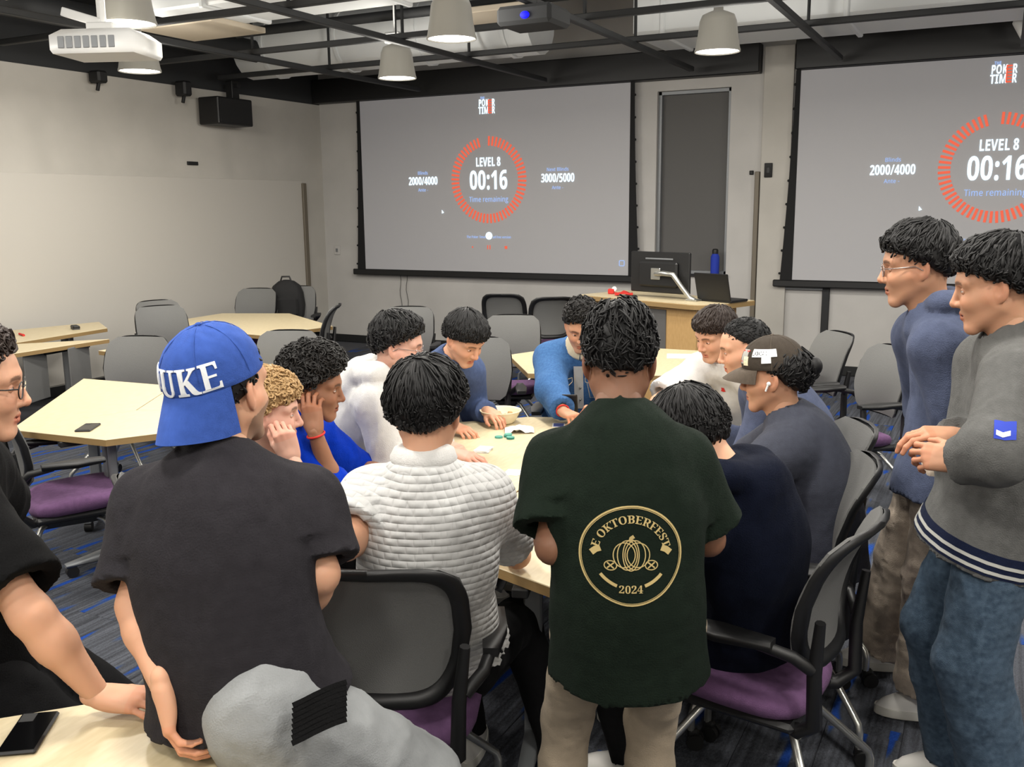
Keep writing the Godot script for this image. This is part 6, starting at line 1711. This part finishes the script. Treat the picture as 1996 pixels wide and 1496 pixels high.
	D.sweater_grey = {"label": "person standing at the right edge in a grey sweatshirt with striped hem and jeans", "skin": tan, "eyes": 0.2, "hair": hair_style("fringe", "hair_black", 16), "top": {"mat": M.knit_grey, "name": "sweatshirt", "ease": 0.018, "long": true, "reach": 0.92, "folds": 0.01, "length": 0.05, "band_r": 0.012, "hip": 0.022}, "pants": {"mat": M.jeans, "name": "jeans", "ease": 0.022, "drape": 0.016, "girth": 0.86, "folds": 0.011}}
	for k in POSE:
		var P: Dictionary = POSE[k].duplicate()
		P.merge(D[k])
		person(P)
		D[k] = P
	dress(D)

func dress(D: Dictionary) -> void:
	var J: Dictionary
	for k in [["black_left", M.frame_black, 0.022], ["white_hood", M.frame_metal, 0.021], ["hoodie_blue", M.frame_metal, 0.021]]: glasses(D[k[0]].J, k[1], k[2])
	# caps
	J = D.cap_blue.J
	var g := cap(J, M.cap_blue, M.cap_blue, true, -0.26, "blue cotton cap worn backwards, white letters over the brim")
	cap_text("DUKE", 0.05, PI, deg_to_rad(20), J.cap_surf, M.print_white, g, true)
	var tuft := MB.new()
	tuft.add(make_hair({"mat": M.hair_dark, "seed": 21, "line": [20, 18, 20, 40, 60, 70, 70], "vol": [0.02, 0.02, 0.01, 0.0, -0.01, -0.01, -0.01], "top": -0.01, "locks": 300, "len": 0.03, "rad": 0.0029, "curl": 0.01, "rough": 0.3}), J.HX)
	tuft.cc.clear()
	put("hair", tuft.mesh(), M.hair_dark, J.root).set_meta("kind", "stuff")
	J = D.cap_brown.J
	g = cap(J, M.cap_brown, M.cap_brim, false, 0.02, "brown baseball cap with cream patches and a lighter brim")
	for spec in [[1.35, 0.62, 0.085, 0.026, "print_white"], [1.42, 0.42, 0.03, 0.026, "print_white"], [0.55, 0.5, 0.035, 0.045, "print_grey"], [0.66, 0.36, 0.022, 0.028, "bowl"]]:
		var pm := MB.new()
		var rows := []
		for j in 5:
			var r := []
			for i in 7: r.append(J.cap_surf.call(spec[0] + (i / 6.0 - 0.5) * spec[2] / 0.1, spec[1] + (j / 4.0 - 0.5) * spec[3] / 0.1, 0.0022))
			rows.append(r)
		pm.sheet(rows, 0.0018)
		put("patch", pm.mesh(), M[spec[4]], g)
	cap_text("LOCAL", 0.014, 1.2, 0.6, J.cap_surf, M.frame_black, g, false)
	cap_text("N", 0.04, 0.55, 0.5, J.cap_surf, M.print_red, g, true)
	put("bun", MB.new().ball(SC + Vector3(0, 0.0, -0.135), Vector3(0.034, 0.034, 0.03), 14, 10).mesh(), M.hair_black, g)
	var eb := MB.new().ball(Vector3(0.083, -0.006, 0.004), Vector3(0.008, 0.008, 0.008), 10, 8).tube([Vector3(0.086, -0.008, 0.006), Vector3(0.085, -0.032, 0.016)], 0.0036, 8)
	var e := put("earbud", eb.mesh(), M.white_plastic, J.root); e.transform = J.HX
	# wrists
	var br := func(J2: Dictionary, s: String, mt: Material, back: float) -> void:
		var w: Vector3 = J2["Wr" + s]; var el: Vector3 = J2["E" + s]
		var ax := (w - el).normalized(); var u := ax.cross(Vector3(0.3, 0.5, 0.8)).normalized(); var v := ax.cross(u)
		var ring := []
		for k in 21:
			var a := TAU * k / 20
			ring.append(w - ax * back + u * cos(a) * 0.0315 + v * sin(a) * 0.0315)
		put("bracelet", MB.new().tube(ring, 0.004, 6, false).mesh(), mt, J2.root)
	br.call(D.curly.J, "r", M.print_red, 0.012)
	br.call(D.denim.J, "r", M.print_red, 0.01)
	br.call(D.hoodie_blue.J, "l", M.frame_black, 0.012)
	# chain round the green shirt's neck, cord on the cap-wearer's neck
	# the print on the green back
	J = D.green.J
	var bk: Vector3 = -J.f
	var right: Vector3 = Vector3.UP.cross(bk).normalized()
	var up := bk.cross(right).normalized()
	var ctr: Vector3 = (J.C as Vector3) - up * 0.062 + right * 0.004
	var fr := [ctr + bk * 0.4, right, up, -bk]
	var m := MB.new()
	stroke(J, m, arc(Vector2.ZERO, 0.107, 0.104, 0, 354, 60), 0.0035, fr, true)
	stroke(J, m, arc(Vector2.ZERO, 0.1035, 0.1005, 0, 354, 60), 0.0012, fr, true)
	cloth_text(J, "E OKTOBERFEST", 0.0165, func(x: float, y: float) -> Vector2: var a := PI / 2 - x / 0.077; return Vector2(cos(a), sin(a)) * (0.0775 + y), fr, m, true, 1.08)
	cloth_text(J, "2024", 0.0165, func(x: float, y: float) -> Vector2: return Vector2(x, y - 0.07), fr, m)
	var pum := MB.new()
	for q in [[0.0, 0.017, 0.033], [-0.014, 0.016, 0.031], [0.016, 0.016, 0.031], [-0.026, 0.014, 0.026], [0.028, 0.014, 0.026]]: stroke(J, pum, arc(Vector2(q[0] * 0.55, 0.002), q[1] + absf(q[0]) * 0.35, q[2], 0, 350, 28), 0.0022, fr, true)
	stroke(J, pum, [Vector2(-0.002, 0.03), Vector2(0.0, 0.038), Vector2(0.006, 0.042)], 0.008, fr)
	for s in [-1.0, 1.0]:
		stroke(J, pum, arc(Vector2(s * 0.043, -0.02), 0.013, 0.01, 0, 350, 18), 0.0022, fr, true)
		stroke(J, pum, [Vector2(s * 0.036, -0.026), Vector2(s * 0.05, -0.014)], 0.003, fr)
		stroke(J, pum, [Vector2(s * 0.036, -0.014), Vector2(s * 0.05, -0.026)], 0.003, fr)
		stroke(J, m, [Vector2(s * 0.083, 0.004), Vector2(s * 0.074, 0.012), Vector2(s * 0.064, 0.016)], 0.013, fr)
		stroke(J, m, arc(Vector2.ZERO, 0.078, 0.068, 270 + s * 55, 270 + s * 22, 12), 0.007, fr)
	put("print", m.mesh(), M.print_gold, J.shirt_node)
	put("print", pum.mesh(), M.print_gold, J.shirt_node)
	# the red emblem on the white shirt
	J = D.white_emblem.J
	var f: Vector3 = J.f
	right = Vector3.UP.cross(f).normalized(); up = f.cross(right).normalized()
	fr = [(J.C as Vector3) + f * 0.4 + up * 0.03, right, up, -f]
	m = MB.new()
	stroke(J, m, [Vector2(0, 0.012), Vector2(0, 0.004), Vector2(0, -0.008)], 0.018, fr)
	stroke(J, m, [Vector2(-0.013, -0.004), Vector2(0, -0.007), Vector2(0.013, -0.004)], 0.008, fr)
	put("emblem", m.mesh(), M.print_red, J.shirt_node)
	# denim jacket: pocket flap, seams, buttons
	J = D.denim.J
	f = J.f
	right = Vector3.UP.cross(f).normalized(); up = f.cross(right).normalized()
	fr = [(J.C as Vector3) + f * 0.4, right, up, -f]
	m = MB.new()
	for s in [-1.0, 1.0]:
		stroke(J, m, [Vector2(s * 0.035, 0.03), Vector2(s * 0.125, 0.03), Vector2(s * 0.125, 0.005), Vector2(s * 0.08, -0.012), Vector2(s * 0.035, 0.005), Vector2(s * 0.035, 0.03)], 0.004, fr)
		stroke(J, m, [Vector2(s * 0.045, 0.0), Vector2(s * 0.06, -0.09), Vector2(s * 0.1, -0.09), Vector2(s * 0.115, 0.0)], 0.003, fr)
		stroke(J, m, [Vector2(s * 0.02, 0.1), Vector2(s * 0.02, 0.0), Vector2(s * 0.02, -0.15)], 0.003, fr)
	put("seam", m.mesh(), M.sherpa, J.shirt_node)
	m = MB.new()
	for q in [Vector2(-0.08, -0.004), Vector2(0.08, -0.004), Vector2(0.008, 0.04), Vector2(0.008, -0.03), Vector2(0.008, -0.1)]:
		var c := on_cloth(J, q.x, q.y, fr[0], fr[1], fr[2], fr[3], 0.003)
		m.ball(c, Vector3(0.007, 0.007, 0.007), 10, 6)
	put("button", m.mesh(), M.chrome, J.shirt_node)
	m = MB.new()
	stroke(J, m, [Vector2(0.0, 0.1), Vector2(0.0, 0.0), Vector2(0.0, -0.06), Vector2(0.0, -0.16)], 0.05, fr)
	put("inner_shirt", m.mesh(), M.cotton_white, J.shirt_node)
	# sweatshirt: striped hem
	J = D.sweater_grey.J
	var S: Field = J.shirt
	for spec in [[0.0, 0.062, "rib_navy", 0.002], [0.022, 0.009, "print_grey", 0.004], [0.045, 0.009, "print_grey", 0.004]]:
		var rows := []
		var ax := (J.pel as Vector3) - (J.W as Vector3)
		ax = ax.normalized()
		var c0: Vector3 = (J.pel as Vector3) + ax * 0.065
		var u: Vector3 = (J.f - ax * (J.f as Vector3).dot(ax)).normalized(); var w := ax.cross(u)
		for j in 3:
			var r := []
			for k in 33:
				var a := TAU * k / 32
				var dv := u * cos(a) + w * sin(a)
				var c: Vector3 = c0 + ax * (spec[0] + spec[1] * j / 2.0)
				r.append(S.hit(c + dv * 0.4, -dv, 0.5) + dv * spec[3])
			rows.append(r)
		put("hem_band" if spec[1] > 0.03 else "stripe", MB.new().sheet(rows, 0.004).mesh(), M[spec[2]], J.shirt_node)
	# blue and white patch on the near sleeve
	var vdir := Vector3(0.03, 0.2, 1.0).normalized()
	right = Vector3.UP.cross(vdir).normalized(); up = vdir.cross(right).normalized()
	fr = [(J.Sl as Vector3).lerp(J.El, 0.68) + vdir * 0.3, right, up, -vdir]
	for spec in [[[Vector2(-0.025, 0.003), Vector2(-0.012, 0.002), Vector2(0.0, 0.0), Vector2(0.012, 0.002), Vector2(0.025, 0.003)], 0.045, "print_blue", 0.0], [[Vector2(-0.02, -0.004), Vector2(-0.005, -0.01), Vector2(0.012, -0.004)], 0.012, "print_white", 0.0]]:
		m = MB.new(); fr[0] = (J.Sl as Vector3).lerp(J.El, 0.68) + vdir * 0.3 + vdir * spec[3]
		for q in 7:
			var strip := []
			for e2 in spec[0]: strip.append(e2 + Vector2(0, (q - 3) / 7.0 * spec[1]))
			stroke(J, m, strip, spec[1] / 7.0 * 1.02, fr)
		if spec[2] == "print_white":
			for q in m.v.size(): m.v[q] += vdir * 0.0015
		put("sleeve_print", m.mesh(), M[spec[2]], J.shirt_node)
	# pockets and logo
	J = D.cap_blue.J
	var Q: Field = J.pants
	var keep: Field = J.shirt
	J.shirt = Q
	var back := -(J.pf as Vector3)
	var vd := Vector3(0.45, 0.55, 0.7).normalized()
	right = Vector3.UP.cross(vd).normalized(); up = vd.cross(right).normalized()
	fr = [Vector3(-0.84, 1.17, -0.93) - (D.cap_blue.base as Vector3), right, up, -vd]
	m = MB.new()
	for q in 8: stroke(J, m, [Vector2(-0.05, -0.05 + q * 0.0095), Vector2(-0.03, -0.042 + q * 0.0095), Vector2(-0.01, -0.033 + q * 0.0095), Vector2(0.01, -0.025 + q * 0.0095), Vector2(0.03, -0.018 + q * 0.0095), Vector2(0.05, -0.013 + q * 0.0095)], 0.0105, fr)
	put("back_pocket", m.mesh(), M.tee_black, J.pants_node)
	J.shirt = keep

func make_small_things() -> void:
	var y := 0.7405
	# bowl of food, napkin, cards, chips on the card table
	var o := thing("bowl", "cream paper bowl at the far left of the card table", "bowl", Vector3(-2.19, y, -4.15))
	put("shell", MB.new().lathe([Vector2(0.0, 0.0), Vector2(0.06, 0.0), Vector2(0.075, 0.012), Vector2(0.1, 0.06), Vector2(0.106, 0.064), Vector2(0.106, 0.067), Vector2(0.1, 0.066), Vector2(0.094, 0.058), Vector2(0.07, 0.016), Vector2(0.0, 0.012)], 36).mesh(), M.bowl, o)
	var fo := MB.new(); var rng := RandomNumberGenerator.new(); rng.seed = 8
	for k in 26:
		var a := rng.randf() * TAU; var r := sqrt(rng.randf()) * 0.075
		fo.ball(Vector3(cos(a) * r, 0.036 + rng.randf() * 0.012, sin(a) * r), Vector3(0.014, 0.007, 0.012) * rng.randf_range(0.7, 1.2), 8, 5)
	put("snacks", fo.mesh(), M.lectern_wood, o).set_meta("kind", "stuff")
	o = thing("napkin", "crumpled white napkin in front of the bowl", "napkin", Vector3(-2.02, y, -4.02), 0.5)
	var rows := []
	for j in 9:
		var r := []
		for i in 11: r.append(Vector3((i - 5) * 0.014, 0.004 + 0.018 * absf(FOLD.get_noise_2d(i * 4.0, j * 5.0)) * 2.0 * sin(PI * i / 10.0) + 0.012 * sin(PI * j / 8.0), (j - 4) * 0.013))
		rows.append(r)
	put("paper", MB.new().sheet(rows, 0.002).mesh(), M.cotton_white, o)
	var cards := [[-1.66, -3.38, 0.25, "playing card face down in the middle of the card table", "card_back", 2], [-1.9, -4.22, 0.4, "playing card lying near the denim jacket's arms", "card_back", 1], [-1.63, -3.9, 0.9, "thin stack of cards half hidden by the green shirt", "card_face", 4], [-2.0, -3.62, 0.2, "small deck of cards in front of the white hooded top's hands", "card_face", 9], [-1.72, -3.36, 0.2, "playing card overlapping the middle card's left edge", "card_face", 1], [-1.12, -2.62, 0.7, "playing card beside the green shirt's elbow", "card_back", 3]]
	for c in cards:
		o = thing("playing_card", c[3], "card", Vector3(c[0], y, c[1]), c[2], "")
		for k in c[5]:
			var card := put("card", MB.new().box(Vector3(0, 0.0006 + k * 0.0012, 0), Vector3(0.063, 0.001, 0.088), 0.0002).mesh(), M.card_face, o)
			card.rotation.y = sin(k * 7.0) * 0.12
		var top := put("card_pattern", MB.new().box(Vector3(0, 0.0012 * c[5] + 0.0003, 0), Vector3(0.051, 0.0004, 0.074)).mesh(), M[c[4]], o)
	var chips := [[-2.02, -3.9, 4], [-1.99, -3.87, 3], [-2.05, -3.865, 2], [-1.52, -2.62, 1], [-1.545, -2.64, 2], [-1.75, -4.28, 2]]
	for k in chips.size():
		var c: Array = chips[k]
		o = thing("chip_stack", ["green poker chips stacked by the plain blue shirt's hand", "green poker chips next to the tallest chip stack", "short pile of green chips behind the others", "single pale chip beside the knit shirt's sleeve", "pair of pale chips at the near edge of the card table", "green chips at the table's far edge near the phone"][k], "chips", Vector3(c[0], y, c[1]))
		for j in c[2]:
			put("chip", MB.new().lathe([Vector2(0, 0), Vector2(0.018, 0), Vector2(0.0195, 0.001), Vector2(0.0195, 0.0025), Vector2(0.018, 0.0035), Vector2(0, 0.0035)], 20).mesh(), M.chip_green if k != 3 and k != 4 else M.leg_grey, o).position = Vector3(sin(j * 5.0) * 0.002, j * 0.0036, cos(j * 3.0) * 0.002)
	# phones
	var phones := [[Vector3(-1.735, 0.7402, -1.155), 0.62, "black phone lying on the nearest table at the bottom left"], [Vector3(-4.02, 0.7402, -3.17), 0.55, "dark phone lying on the near wedge of the empty table group"]]
	for pq in phones:
		o = thing("phone", pq[2], "phone", pq[0], pq[1])
		put("case", MB.new().box(Vector3(0, 0.005, 0), Vector3(0.078, 0.0095, 0.158), 0.004).mesh(), M.black_plastic, o)
		put("display", MB.new().box(Vector3(0, 0.0101, 0), Vector3(0.07, 0.0008, 0.148)).mesh(), M.screen_black, o)
		put("camera_bump", MB.new().box(Vector3(-0.018, 0.0108, -0.055), Vector3(0.03, 0.001, 0.034), 0.0004).mesh(), M.black_metal, o)
	o = thing("phone", "dark phone held by the man in the denim jacket", "phone", Vector3(-1.88, 0.8, -4.32), deg_to_rad(20))
	var ph := put("case", MB.new().box(Vector3(0, 0.05, 0), Vector3(0.078, 0.15, 0.0095), 0.004).mesh(), M.black_plastic, o); ph.rotation.x = 0.7
	var pd := put("display", MB.new().box(Vector3(0, 0.05, -0.0052), Vector3(0.07, 0.14, 0.0008)).mesh(), M.screen_black, o); pd.rotation.x = 0.7
	# left wall table
	o = thing("marker", "red marker lying on the wall table", "marker", Vector3(-7.62, y, -5.42), 1.2)
	put("barrel", MB.new().tube([Vector3(0, 0.009, -0.06), Vector3(0, 0.009, 0.06)], 0.009, 10).mesh(), M.print_red, o)
	put("lid", MB.new().tube([Vector3(0, 0.009, 0.05), Vector3(0, 0.009, 0.08)], 0.0105, 10).mesh(), M.print_red, o)
	o = thing("board_eraser", "dark board eraser lying near the end of the wall table", "eraser", Vector3(-7.55, y, -5.92), 1.1)
	put("block", MB.new().box(Vector3(0, 0.02, 0), Vector3(0.06, 0.03, 0.13), 0.008).mesh(), M.black_plastic, o)
	put("felt", MB.new().box(Vector3(0, 0.005, 0), Vector3(0.056, 0.01, 0.125), 0.002).mesh(), M.grey_panel, o)
	# backpack on the corner chair
	o = thing("backpack", "black backpack sitting on the corner chair by the metal strip", "backpack", Vector3(-6.98, 0.62, -8.2), 0.6)
	var rings := []
	for lev in [[0.0, 0.8], [0.03, 0.95], [0.15, 1.0], [0.28, 0.92], [0.36, 0.72], [0.41, 0.4], [0.425, 0.1]]:
		var ring := []
		for k in 24:
			var a := TAU * k / 24
			var n := FOLD.get_noise_3d(cos(a) * 2, lev[0] * 4, sin(a) * 2) * 0.02
			ring.append(Vector3(signf(cos(a)) * pow(absf(cos(a)), 0.7) * (0.2 * lev[1] + n), lev[0], -signf(sin(a)) * pow(absf(sin(a)), 0.7) * (0.13 * lev[1] + n)))
		rings.append(ring)
	put("bag", MB.new().loft(rings).mesh(), M.soft_black, o)
	put("handle", MB.new().tube([Vector3(-0.06, 0.4, 0), Vector3(-0.04, 0.46, 0), Vector3(0.04, 0.46, 0), Vector3(0.06, 0.4, 0)], 0.01, 8).mesh(), M.black_plastic, o)
	put("pocket", MB.new().box(Vector3(0, 0.14, 0.13), Vector3(0.26, 0.2, 0.05), 0.02).mesh(), M.soft_black, o)
	for s in [-1.0, 1.0]: put("strap", MB.new().tube([Vector3(s * 0.09, 0.36, -0.1), Vector3(s * 0.13, 0.3, -0.16), Vector3(s * 0.14, 0.15, -0.17), Vector3(s * 0.13, 0.03, -0.12)], 0.02, 8, true, 0.4).mesh(), M.soft_black, o)
	# paper on the table behind the white shirt, wall fittings
	o = thing("paper_sheets", "white paper sheets on the table behind the white shirt", "paper", Vector3(-1.95, y, -6.6), 0.3)
	put("sheet", MB.new().box(Vector3(0, 0.001, 0), Vector3(0.3, 0.002, 0.22)).mesh(), M.cotton_white, o)
	var sh := put("sheet", MB.new().box(Vector3(0.1, 0.0032, 0.05), Vector3(0.3, 0.002, 0.21)).mesh(), M.cotton_white, o); sh.rotation.y = 0.4
	for spec in [["wall_socket", "pale wall socket plate left of the left screen", Vector3(-8.05, 1.25, ZB), Vector2(0.09, 0.12), "back_paint"], ["wall_switch", "dark square control plate on the pilaster", Vector3(-2.27, 2.17, ZB + 0.05), Vector2(0.085, 0.15), "screen_black"], ["thermostat", "tiny dark sensor on the wall beside the window", Vector3(-2.46, 2.15, ZB), Vector2(0.045, 0.045), "screen_black"]]:
		o = thing(spec[0], spec[1], spec[0].replace("_", " "), spec[2])
		put("plate", MB.new().box(Vector3(0, 0, 0.008), Vector3(spec[3].x, spec[3].y, 0.016), 0.004).mesh(), M[spec[4]], o)
		put("button", MB.new().box(Vector3(0, 0, 0.018), Vector3(spec[3].x * 0.4, spec[3].y * 0.4, 0.006), 0.002).mesh(), M.leg_grey if spec[4] == "back_paint" else M.black_plastic, o)
	for k in 2:
		var pth := []
		for j in 14: pth.append(Vector3(-7.03 + k * 0.1 + 0.012 * sin(j * 1.3 + k), 0.95 - j * 0.07, ZB + 0.02 + 0.006 * sin(j * 0.9)))
		tag(put("wall_cable", MB.new().tube(pth, 0.004, 5).mesh(), M.grey_panel), ["left of two thin cables hanging below the left screen", "right of two thin cables hanging below the left screen"][k], "cable")
